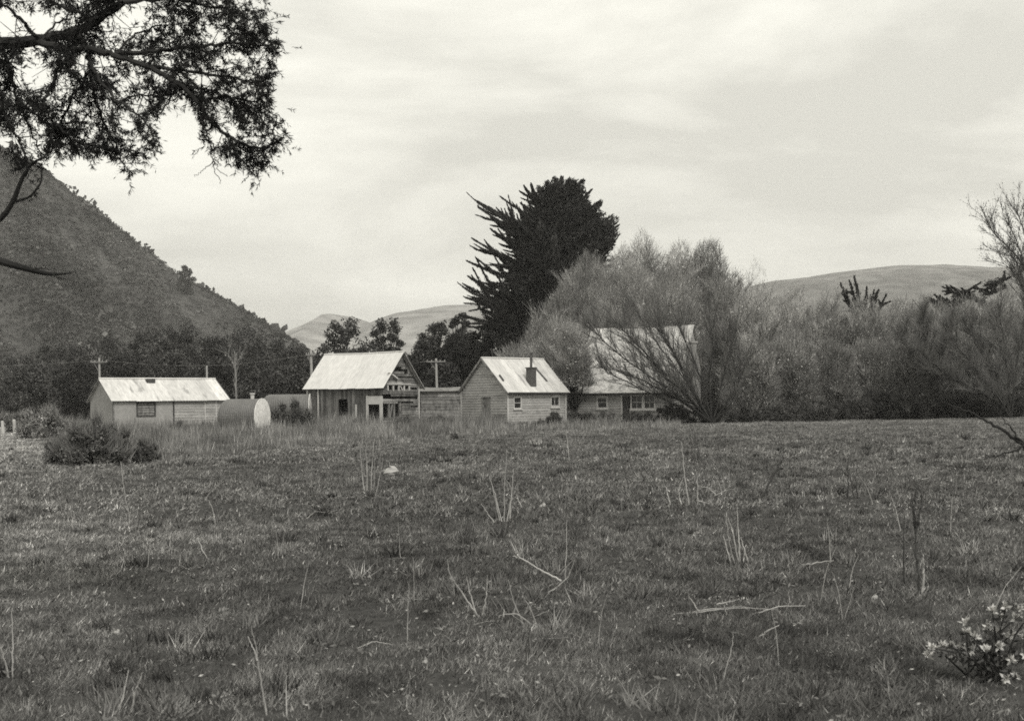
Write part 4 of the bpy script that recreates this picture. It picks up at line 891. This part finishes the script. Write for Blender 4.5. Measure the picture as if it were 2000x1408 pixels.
for px, Y, top, lab in ((6, 68, 822, 'white fence post at the very left edge'), (29, 68.5, 819, 'white fence post in front of the left bush, second from the edge')):
    b = on(px, Y); h = hz(px, top, Y) - b.z; m = MB(); m.tube([b - Vector((0, 0, .1)), b + Vector((-.05, 0, h * .95)), b + Vector((-.05, 0, h))], [.10, .09, .06], 9); o = m.build('fence_post', M['trim']); tag(o, lab, 'post', 'white posts at the left edge')
# pale dead sapling behind the shed
limbs_tree(462, 82, 815, [[(461, 745), (458, 712), (446, 694), (440, 688)], [(461, 745), (459, 712), (470, 698), (478, 690)], [(461, 740), (459, 712), (462, 690)]], 'pale dead forked sapling behind the round tank', 'stalk', twn=12, wd=.006, name='dead_sapling', r0=.06, bm='palebark', nl=10, twl=.4)

# ---------------------------------------------------------------- overhanging tree, top left
def overhang():
    Y = 8.0; base = Vector((-4.6, 8.4, float(gh(-4.6, 8.4)))); tr, cl = MB(), Cloud(); s_ = Y / F
    tr.tube([base - Vector((0, 0, .2)), base + Vector((.05, 0, 1.6)), base + Vector((.2, -.1, 3.4)), base + Vector((.1, -.1, 5.4)), base + Vector((.3, 0, 7.5))], [.34, .27, .22, .17, .08], 12)
    rootp = base + Vector((.2, -.1, 3.6))
    def poly(q, dy=0.):
        A = np.array([P(a, b, Y + dy * i / max(1, len(q) - 1)) for i, (a, b) in enumerate(q)]); t = np.linspace(0, len(A) - 1, 5 * len(A)); i = np.minimum(t.astype(int), len(A) - 2); f = (t - i)[:, None]
        S = A[i] * (1 - f) + A[i + 1] * f
        for _ in range(3): S[1:-1] = (S[:-2] + 2 * S[1:-1] + S[2:]) / 4
        return S
    br = []
    def limb(q, r0, r1, dy=0., root=False, w=1.0):
        S = poly(q, dy)
        if root: S = np.concatenate([np.array([rootp]), np.array([(rootp * .5 + Vector(S[0]) * .5) + Vector((0, 0, .1))]), S])
        S[1:-1] += rng.normal(0, .006, S[1:-1].shape)
        tr.tube(S, list(np.linspace(r0, r1, len(S))), 7, cap=False); br.append((S, w)); return S
    limb([(-60, 92), (0, 86), (80, 80), (130, 68), (190, 40), (240, 5), (300, -50)], .05, .022, .3, True, .5)
    limb([(70, 82), (120, 94), (170, 96), (225, 106), (290, 130), (350, 165), (385, 195), (415, 245), (450, 272), (500, 292), (540, 280), (560, 262)], .026, .005, -.3, False, 1.2)
    limb([(150, 62), (168, 95), (176, 140), (185, 190), (205, 245), (235, 300), (246, 335)], .016, .004, .3)
    limb([(225, 106), (300, 100), (380, 90), (450, 85), (520, 90), (548, 80)], .018, .004, .2, False, 1.5)
    limb([(290, 130), (370, 140), (450, 150), (500, 160), (535, 150)], .014, .004, -.4, False, 1.3)
    limb([(240, 5), (320, -5), (400, 10), (470, 25), (515, 20)], .018, .004, .5, False, 1.4)
    limb([(300, -50), (380, -40), (470, -30), (520, 0)], .018, .004, .2, False, 1.5)
    limb([(170, 96), (190, 150), (230, 200), (280, 230), (300, 262)], .013, .004, -.5)
    limb([(176, 140), (140, 190), (120, 240), (105, 290)], .012, .004, .6, False, 1.3)
    limb([(0, 88), (20, 130), (30, 190), (60, 250), (80, 300)], .016, .004, .5, False, 1.2)
    limb([(-40, 90), (-20, 160), (10, 230), (40, 280), (55, 320)], .018, .004, -.3, False, 1.2)
    limb([(385, 195), (440, 190), (500, 200), (540, 175)], .011, .004, .4, False, 1.2)
    limb([(415, 245), (400, 262), (412, 285), (440, 292)], .008, .003, .2, False, .7)
    limb([(450, 272), (460, 300), (480, 325), (500, 335)], .008, .003, -.2, False, .7)
    limb([(350, 165), (330, 200), (310, 225)], .009, .003, .4, False, .8)
    limb([(190, 40), (140, 20), (90, 0), (40, -30)], .014, .005, .4, False, .6)
    limb([(80, 80), (40, 40), (10, 10), (-30, -30)], .016, .005, -.5, False, .6)
    limb([(240, 5), (200, -20), (150, -60)], .014, .005, .3, False, .8)
    limb([(120, 94), (110, 140), (90, 190), (60, 210), (20, 205)], .012, .004, -.4, False, 1.1)
    limb([(105, 240), (150, 275), (210, 292), (285, 300)], .010, .003, -.2, False, 1.2)
    limb([(225, 106), (260, 70), (310, 50), (370, 45)], .010, .003, .4, False, 1.1)
    limb([(30, 190), (70, 225), (120, 262), (150, 290)], .010, .003, .3, False, 1.2)
    limb([(230, 200), (270, 185), (320, 190), (345, 200)], .008, .003, .2, False, 1.1)
    limb([(80, 80), (110, 45), (150, 25), (200, 15)], .009, .003, .2, False, .9)
    limb([(450, 85), (500, 55), (525, 40)], .008, .003, .1, False, 1.2)
    limb([(500, 200), (525, 215), (545, 240)], .007, .003, .1, False, 1.0)
    # bare limbs lower down on the left
    S = poly([(-300, 430), (-150, 470), (-20, 504), (40, 522), (95, 536), (132, 534)], .2); S = np.concatenate([np.array([base + Vector((.15, 0, 2.6))]), S]); tr.tube(S, list(np.linspace(.05, .006, len(S))), 8); limb([(60, 527), (85, 523), (110, 527)], .006, .002, .1, False, .03); limb([(100, 536), (118, 545), (140, 546)], .005, .002, .1, False, .03); limb([(125, 535), (140, 532), (152, 535)], .005, .0015, .1, False, .03)
    S = poly([(-300, 560), (-100, 480), (0, 432), (26, 395), (42, 350), (62, 318), (88, 308)], -.2); S = np.concatenate([np.array([base + Vector((.1, 0, 2.2))]), S]); tr.tube(S, list(np.linspace(.03, .007, len(S))), 6); br.append((S[-14:], .22))
    S = poly([(26, 395), (60, 385), (82, 355), (80, 320)], .2); tr.tube(S, list(np.linspace(.011, .005, len(S))), 5, cap=False); br.append((S, .25))
    limb([(410, 285), (415, 320), (425, 345), (430, 360)], .004, .0015, 0, False, .02); limb([(415, 318), (395, 335), (380, 345)], .003, .0015, 0, False, .02); limb([(412, 300), (430, 335), (445, 345)], .003, .0015, 0, False, .02)
    gaps = [(62, 148, 40, 32), (235, 48, 40, 28), (20, 55, 55, 40), (110, 40, 50, 22), (60, 272, 32, 40), (205, 120, 22, 26), (345, 240, 40, 50), (275, 200, 18, 24), (160, 128, 14, 26), (125, 165, 14, 24), (250, 235, 16, 20), (440, 255, 28, 14), (395, 155, 24, 14)]
    def inv(p):
        u = p[:, 0] / p[:, 1] * F; v = (p[:, 2] - CAMZ) / p[:, 1] * F
        dx = u * CR - v * SR; dy = u * SR + v * CR; return 1000 + dx, H0 - dy
    outl = [(-60, -60), (420, -60), (460, 0), (520, 35), (548, 85), (545, 110), (530, 150), (538, 200), (525, 228), (545, 238), (564, 262), (542, 292), (525, 318), (492, 342), (455, 320), (432, 305), (398, 292), (388, 262), (380, 215), (360, 198), (312, 206), (302, 255), (315, 292), (288, 330), (250, 350), (232, 322), (200, 308), (100, 314), (70, 330), (-60, 335)]
    def inside(X, Yp):
        r = np.zeros(len(X), bool); j = len(outl) - 1
        for i in range(len(outl)):
            xi, yi = outl[i]; xj, yj = outl[j]
            r ^= ((yi > Yp) != (yj > Yp)) & (X < (xj - xi) * (Yp - yi) / (yj - yi + 1e-9) + xi); j = i
        return r
    for S, wgt in [b_ for b_ in br if b_[1] >= .5]:
        seg = np.linalg.norm(np.diff(S, axis=0), axis=1).sum()
        for _ in range(int(seg * 13)):
            t = rng.uniform(.1, .98) * (len(S) - 1); i = min(int(t), len(S) - 2); p = S[i] * (1 - t + i) + S[i + 1] * (t - i); d = norm(S[i + 1] - S[i])
            v = norm(d * .5 + unit(1)[0] * np.array([1, .8, 1]) * .8 + np.array([0, 0, -.2])); L2 = rng.uniform(.12, .34); e_ = p + v * L2 + np.array([0, 0, -.12 * L2]); m_ = (p + e_) / 2 + rng.normal(0, .012, 3)
            if not inside(*inv(np.array([e_])))[0]: continue
            tr.tube([p, m_, e_], [.0045, .003, .0015], 4, cap=False); br.append((np.array([p, m_, e_]), .8))
    # side twigs with short dense needle sprays
    tw = []
    for S, wgt in br:
        seg = np.linalg.norm(np.diff(S, axis=0), axis=1).sum(); nn = int(seg * 35 * wgt)
        for _ in range(nn):
            t = rng.uniform(.12, 1) * (len(S) - 1); i = min(int(t), len(S) - 2); p = S[i] * (1 - t + i) + S[i + 1] * (t - i); d = S[i + 1] - S[i]; d /= np.linalg.norm(d)
            q = rng.normal(size=3); q /= np.linalg.norm(q); v = d * .7 + q * .8 + np.array([.1, 0, -.25]); v /= np.linalg.norm(v); tw.append((p, v, rng.uniform(.05, .165)))
    tw2 = []
    for p, v, ln in tw:
        for k in range(3):
            t = rng.uniform(.3, 1); q = rng.normal(size=3); q /= np.linalg.norm(q); d = v * .8 + q * .7 + np.array([0, 0, -.15]); d /= np.linalg.norm(d); tw2.append((p + v * ln * t, d, ln * rng.uniform(.35, .6)))
    A = tw + tw2; p = np.array([a[0] for a in A]); v = np.array([a[1] for a in A]); ln = np.array([a[2] for a in A])
    X, Yp = inv(p + v * (ln * .6)[:, None]); keep = inside(X, Yp) | (rng.random(len(p)) < .22)
    for gx, gy, ga, gb in gaps: keep &= ~((((X - gx) / ga) ** 2 + ((Yp - gy) / gb) ** 2 < 1) & (rng.random(len(p)) < .85))
    p, v, ln = p[keep], v[keep], ln[keep]
    b = perp(v); cl.tris(p, v * ln[:, None], b * .0028, .8)
    m = 9; i = np.repeat(np.arange(len(p)), m); n = len(i); t = rng.uniform(.15, 1.05, n); c = p[i] + v[i] * (ln[i] * t)[:, None]
    d = norm(v[i] * .75 + unit(n) * .75); nl = rng.uniform(.016, .036, n)
    cl.leaves(c + d * nl[:, None] * .5, d * nl[:, None] * .75, perp(d) * (rng.uniform(.0022, .0042, n))[:, None], rng.uniform(.6, 1.5, n))
    plant('overhanging_pine', 'dark pine with a needle-covered bough hanging across the top left corner of the sky', 'tree', None, base, tr, cl, M['pine'], M['bark'], crown='needle_sprays')
overhang()

# ---------------------------------------------------------------- stalks, sticks and stones in the paddock
def stalks(name, label, base_px, stems, m='stalk', r=.006, cat='stalks', extra=0, group='dead stalks standing in the paddock'):
    b = gp(*base_px); Y = b.y; mb = MB(); root_off = -b
    def pt(q): return P(q[0], q[1], Y)
    for q in stems:
        pts = [pt(a) for a in q]; k = rng.uniform(-.25, .25) * Y / 20
        pts = [Vector((p.x, p.y + k * i / max(1, len(pts) - 1), p.z)) for i, p in enumerate(pts)]
        g0 = float(gh(pts[0].x, pts[0].y)); pts[0].z = min(pts[0].z, g0 - .01) if pts[0].z < g0 + .06 else pts[0].z
        A = np.array(pts); t = np.linspace(0, len(A) - 1, 5 * len(A)); i = np.minimum(t.astype(int), len(A) - 2); f = (t - i)[:, None]; S = A[i] * (1 - f) + A[i + 1] * f
        for _ in range(2): S[1:-1] = (S[:-2] + 2 * S[1:-1] + S[2:]) / 4
        S[1:] += rng.normal(0, r * .35, S[1:].shape)
        mb.tube(S, list(np.linspace(r, r * .35, len(S))), 6, tone=rng.uniform(.8, 1.15))
        for _ in range(extra):
            j = rng.integers(len(S) // 3, len(S)); d = Vector((rng.normal(0, .6), rng.normal(0, .6), 1)).normalized() * rng.uniform(.05, .14) * Y / 12
            mb.tube([S[j], Vector(S[j]) + d * .5, Vector(S[j]) + d], [r * .5, r * .4, r * .2], 4)
    o = mb.build(name, M[m]); tag(o, label, cat, group); return o
S_ = stalks
S_('dead_stalks', 'clump of thin upright pale stalks beside the white rock', (720, 962), [[(712, 962), (706, 905), (704, 862)], [(718, 964), (716, 900), (716, 850)], [(724, 963), (728, 905), (733, 858)], [(730, 962), (732, 915), (736, 880)], [(735, 960), (748, 900)], [(715, 962), (722, 890)]], r=.012)
S_('dead_stalks', 'fan of pale stalks in the middle of the paddock below the cottage', (985, 1019), [[(980, 1018), (968, 970), (955, 930)], [(985, 1018), (985, 950), (990, 880)], [(990, 1018), (1000, 960), (1003, 915)], [(965, 1020), (940, 983)], [(996, 1012), (1000, 955), (985, 930)], [(1018, 990), (1008, 965)], [(976, 1016), (962, 950)]], r=.009)
S_('dead_stalks', 'pair of bent pale stalks making a V in the near middle ground', (940, 1203), [[(936, 1204), (908, 1165), (880, 1122), (874, 1090)], [(942, 1203), (950, 1165), (953, 1118)], [(932, 1200), (918, 1160), (910, 1128)]], r=.0075)
S_('dead_stalks', 'leaning pale stalks just right of the V-shaped pair', (1045, 1216), [[(1050, 1214), (1035, 1185), (1021, 1158)], [(1025, 1216), (1005, 1180), (992, 1132)], [(1045, 1212), (1010, 1196), (975, 1198)], [(1030, 1222), (1000, 1200)], [(984, 1205), (984, 1190)]], r=.006)
S_('forked_stick', 'pale forked dead stick lying in the grass at mid field', (1095, 1150), [[(1056, 1166), (1085, 1148), (1108, 1125), (1121, 1090)], [(1096, 1134), (1060, 1115), (1020, 1092), (1002, 1086)], [(1012, 1090), (1008, 1075)]], r=.009, cat='stick', group='dead sticks in the paddock')
S_('dead_stalks', 'straight thin stalk standing behind the forked stick', (1103, 1128), [[(1103, 1128), (1106, 1080), (1107, 1015)]], r=.006)
S_('dead_stalks', 'tall pale stalks leaning left with broken ends, right of centre below the thicket', (1346, 986), [[(1346, 986), (1338, 930), (1332, 862)], [(1362, 985), (1360, 920)], [(1330, 985), (1326, 955)], [(1310, 990), (1302, 950)]], r=.013)
S_('dead_stalks', 'arched pale stalks bowing over to the right near mid field', (1402, 985), [[(1398, 965), (1382, 952), (1365, 950)], [(1395, 968), (1420, 956), (1442, 953)], [(1360, 976), (1390, 985), (1408, 992)], [(1435, 995), (1415, 980)]], r=.008)
S_('leaning_stick', 'dark leaning stick with a ragged top', (1480, 986), [[(1480, 986), (1500, 945), (1522, 905), (1527, 890)], [(1520, 908), (1535, 888)]], m='darkstalk', r=.018, cat='stick', group='dead sticks in the paddock')
S_('dead_stalks', 'bundle of pale leaning stalks low in the right half of the paddock', (1442, 1094), [[(1442, 1094), (1432, 1040), (1418, 1000)], [(1445, 1095), (1443, 1040), (1442, 990)], [(1434, 1098), (1422, 1060), (1412, 1000)], [(1452, 1092), (1458, 1075)], [(1428, 1102), (1418, 1050)], [(1462, 1090), (1450, 1050)]], r=.009)
S_('dead_sapling', 'tall dark thin sapling with a pale foot near the right side', (1795, 1160), [[(1796, 1160), (1792, 1100), (1788, 1040), (1782, 965)], [(1788, 1040), (1800, 990), (1798, 955)], [(1790, 1030), (1775, 985)], [(1784, 1000), (1786, 950)]], m='darkstalk', r=.011, cat='sapling', extra=3)
S_('dead_stalks', 'pale snapped stalk standing against the tall dark sapling', (1800, 1160), [[(1802, 1158), (1803, 1110), (1800, 1080)]], r=.012)
S_('dead_sapling', 'thin dark stem left of the tall dark sapling', (1766, 1140), [[(1766, 1140), (1760, 1080), (1757, 1005)]], m='darkstalk', r=.007, cat='sapling', extra=2)
S_('dead_sapling', 'thin dark stem with pale shoots far out in the right of the paddock', (1654, 980), [[(1655, 980), (1654, 930), (1650, 885)], [(1668, 975), (1662, 925)], [(1675, 972), (1668, 930)], [(1654, 915), (1670, 895)]], m='darkstalk', r=.012, cat='sapling', extra=2)
S_('dead_stalks', 'lone dark stalk leaning left in mid field below the farmhouse', (1229, 956), [[(1229, 956), (1218, 910), (1212, 880), (1205, 862)]], m='darkstalk', r=.011)
S_('dead_stalks', 'short pale stalk below the two leaning stems at right', (1622, 1092), [[(1622, 1092), (1620, 1055), (1616, 1020)], [(1622, 1058), (1626, 1040)]], r=.006)
S_('dead_stalks', 'single thin pale stalk on the left of the paddock', (253, 1004), [[(253, 1004), (249, 975), (244, 900)]], r=.009)
S_('dead_stalks', 'long crooked stalk rising near the bottom left of centre', (519, 1395), [[(521, 1398), (508, 1320), (500, 1265), (490, 1222)], [(503, 1290), (495, 1270), (482, 1245)], [(560, 1385), (558, 1320)]], r=.005)
S_('dead_stalks', 'forked pale stalks near the bottom left corner', (224, 1398), [[(222, 1400), (240, 1360), (246, 1312)], [(230, 1385), (236, 1345)], [(256, 1378), (268, 1340), (284, 1308)], [(262, 1365), (258, 1340)]], r=.005)
S_('dead_stalks', 'upright pale stalk at the lower left edge', (24, 1328), [[(24, 1330), (20, 1270), (12, 1190)], [(18, 1320), (10, 1265), (2, 1230)]], r=.006)
S_('dead_stalks', 'thin leaning stalk near the bottom, right of centre', (1408, 1352), [[(1407, 1354), (1420, 1305), (1434, 1262), (1436, 1240)]], r=.004)
S_('dead_stalks', 'thin stalks on the far grass below the barn door', (1112, 905), [[(1112, 905), (1110, 870), (1106, 845)], [(1100, 940), (1090, 915)]], m='stalk', r=.010)
S_('dead_stalks', 'thin dark stalk standing before the arched stalks', (1375, 905), [[(1372, 905), (1362, 870), (1352, 835)], [(1358, 880), (1357, 845)]], m='darkstalk', r=.012)
S_('fallen_stick', 'short pale stick lying flat, right of the leaning stalk bundle', (1590, 1100), [[(1550, 1098), (1585, 1101), (1632, 1096)], [(1566, 1094), (1572, 1128)]], r=.009, cat='stick', group='dead sticks in the paddock')
S_('fallen_stick', 'pale stick lying flat at the bottom right of centre', (1490, 1232), [[(1475, 1237), (1505, 1232), (1528, 1226)]], r=.006, cat='stick', group='dead sticks in the paddock')
S_('fallen_branches', 'scatter of pale broken branches lying in the lower right of the paddock', (1410, 1188), [[(1310, 1186), (1380, 1190), (1450, 1184)], [(1330, 1196), (1420, 1186), (1520, 1190)], [(1400, 1180), (1440, 1168)], [(1370, 1188), (1350, 1168)], [(1460, 1196), (1520, 1182), (1570, 1180)], [(1420, 1188), (1410, 1170)]], r=.006, cat='branches', group='dead sticks in the paddock')
S_('fallen_stick', 'pale curved stick on the left above the lone bottom stalks', (395, 1090), [[(385, 1050), (398, 1075), (412, 1090)]], r=.009, cat='stick', group='dead sticks in the paddock')

for i in range(38):
    q = (float(rng.uniform(60, 1960)), float(880 + 480 * rng.random() ** 1.5)); Yq = gdist(*q); L_ = float(rng.uniform(.12, .5)) * F / Yq; lx = float(rng.normal(0, .3)) * L_
    st = [[q, (q[0] + lx * .4, q[1] - L_ * .55), (q[0] + lx, q[1] - L_)]]
    if rng.random() < .15: st.append([(q[0] + 3, q[1]), (q[0] + 3 - lx, q[1] - L_ * .7)])
    S_('thin_stalk', 'short thin dead stalk poking up alone out of the turf', q, st, m='stalk' if rng.random() < .65 else 'darkstalk', r=.0022 + .00016 * Yq, cat='stalk', group='short lone stalks dotted over the paddock')
for i in range(16):
    q = (float(rng.uniform(60, 1960)), float(930 + 430 * rng.random() ** 1.3)); Yq = gdist(*q); L_ = float(rng.uniform(.2, .55)) * F / Yq
    S_('fallen_twig', 'short pale twig lying flat among the turf', q, [[q, (q[0] + L_ * .5, q[1] + float(rng.normal(0, 3))), (q[0] + L_, q[1] + float(rng.normal(0, 5)))]], r=.003 + .00015 * Yq, cat='twig', group='short fallen twigs dotted over the paddock')
def stone(px, py, w, h, label):
    b = gp(px, py); s = b.y / F; m = MB(); n, k = 10, 7; pts = []; fs = []
    sd_ = rng.uniform(0, 50)
    for i in range(k):
        th = math.pi * i / (k - 1)
        for j in range(n):
            ph = 2 * math.pi * j / n; q = .8 + .45 * float(vnoise(3 * math.cos(ph) + sd_, 3 * math.cos(th) + 2 * math.sin(ph)))
            pts.append((math.sin(th) * math.cos(ph) * w / 2 * s * q, math.sin(th) * math.sin(ph) * w / 2 * s * q * .8, (math.cos(th) * .5 + .25) * h * s * q + math.cos(ph) * h * s * .12))
    for i in range(k - 1):
        for j in range(n): fs.append((i * n + j, (i + 1) * n + j, (i + 1) * n + (j + 1) % n, i * n + (j + 1) % n))
    m.pts(pts, fs); o = m.build('stone', M['stone']); o.location = b; tag(o, label, 'stone', 'pale stones in the paddock')
stone(762, 925, 30, 20, 'largest pale rock, alone in the grass below the barn')
stone(1060, 989, 13, 11, 'small white stone right of the fan of stalks')
stone(228, 1236, 13, 10, 'small white stone in the lower left of the paddock')
stone(830, 1294, 12, 9, 'small white stone near the bottom, left of centre')
stone(1708, 1163, 13, 10, 'small white stone in the lower right, left of the leafy plant')
stone(1207, 970, 12, 9, 'small pale stone below the lone dark stalk')

# low pale-leaved plant, bottom right
def leafy():
    b = gp(1915, 1325); tr, cl = MB(), Cloud(); Y = b.y
    heads = [(1938, 1192), (1965, 1186), (1990, 1190), (1955, 1205), (1985, 1208), (1885, 1215), (2010, 1200), (1820, 1265), (1840, 1262), (1858, 1262), (1876, 1264), (1812, 1280), (1895, 1270), (1905, 1245), (1890, 1235), (1925, 1270), (1950, 1262), (1975, 1290), (1965, 1325), (1985, 1322), (1940, 1285), (2005, 1280), (1975, 1240), (2000, 1245), (2020, 1230), (1930, 1225), (1950, 1235)]
    for px, py in heads:
        tip = P(px, py, Y + rng.uniform(-.18, .18)); s = b + Vector((rng.uniform(-.12, .12), rng.uniform(-.1, .1), 0)); mid = s.lerp(tip, .55) + Vector((0, 0, .05))
        tr.tube([s, mid, tip], [.006, .005, .003], 5, cap=False)
        n = 22; a = norm(unit(n) + np.array([0, -.2, .7])); ln = rng.uniform(.014, .024, n); bb = perp(a)
        cl.leaves(np.array(tip) + a * ln[:, None] * .9, a * ln[:, None], bb * (ln * .42)[:, None], rng.uniform(.7, 1.25, n))
        n = 16; t = rng.random(n)[:, None]; c = np.array(s) * (1 - t) ** 2 + 2 * t * (1 - t) * np.array(mid) + t * t * np.array(tip); a = unit(n)
        cl.leaves(c + a * .035, a * .022, perp(a) * .009, rng.uniform(.06, .2, n))
    plant('leafy_plant', 'low plant with pale leaf rosettes in the bottom right corner', 'plant', None, b, tr, cl, M['paleleaf'], M['bark'], crown='leaves', trunk='stems')
leafy()

# bare branch reaching in from the right edge
def bare_shrub():
    Y = 9.0; b = on(2120, Y); mb = MB()
    def limb(q, r0, r1, root=True):
        A = np.array(([b - Vector((0, 0, .1))] if root else []) + [P(a, c, Y) for a, c in q]); t = np.linspace(0, len(A) - 1, 5 * len(A)); i = np.minimum(t.astype(int), len(A) - 2); f = (t - i)[:, None]; S = A[i] * (1 - f) + A[i + 1] * f
        for _ in range(2): S[1:-1] = (S[:-2] + 2 * S[1:-1] + S[2:]) / 4
        S[1:-1] += rng.normal(0, .006, S[1:-1].shape); mb.tube(S, list(np.linspace(r0, r1, len(S))), 6)
    limb([(2080, 1000), (2002, 870), (1960, 842), (1915, 815), (1885, 800), (1850, 788)], .02, .004)
    limb([(2000, 868), (1975, 835), (1955, 812)], .009, .003, False); limb([(2000, 868), (1975, 884), (1940, 892), (1920, 897)], .009, .003, False)
    limb([(1895, 806), (1870, 802), (1835, 778)], .005, .002, False); limb([(2120, 900), (2090, 750), (2060, 690)], .02, .004)
    tag(mb.build('bare_shrub', M['bark']), 'dark bare forked branch reaching in low from the right edge', 'branch')
bare_shrub()
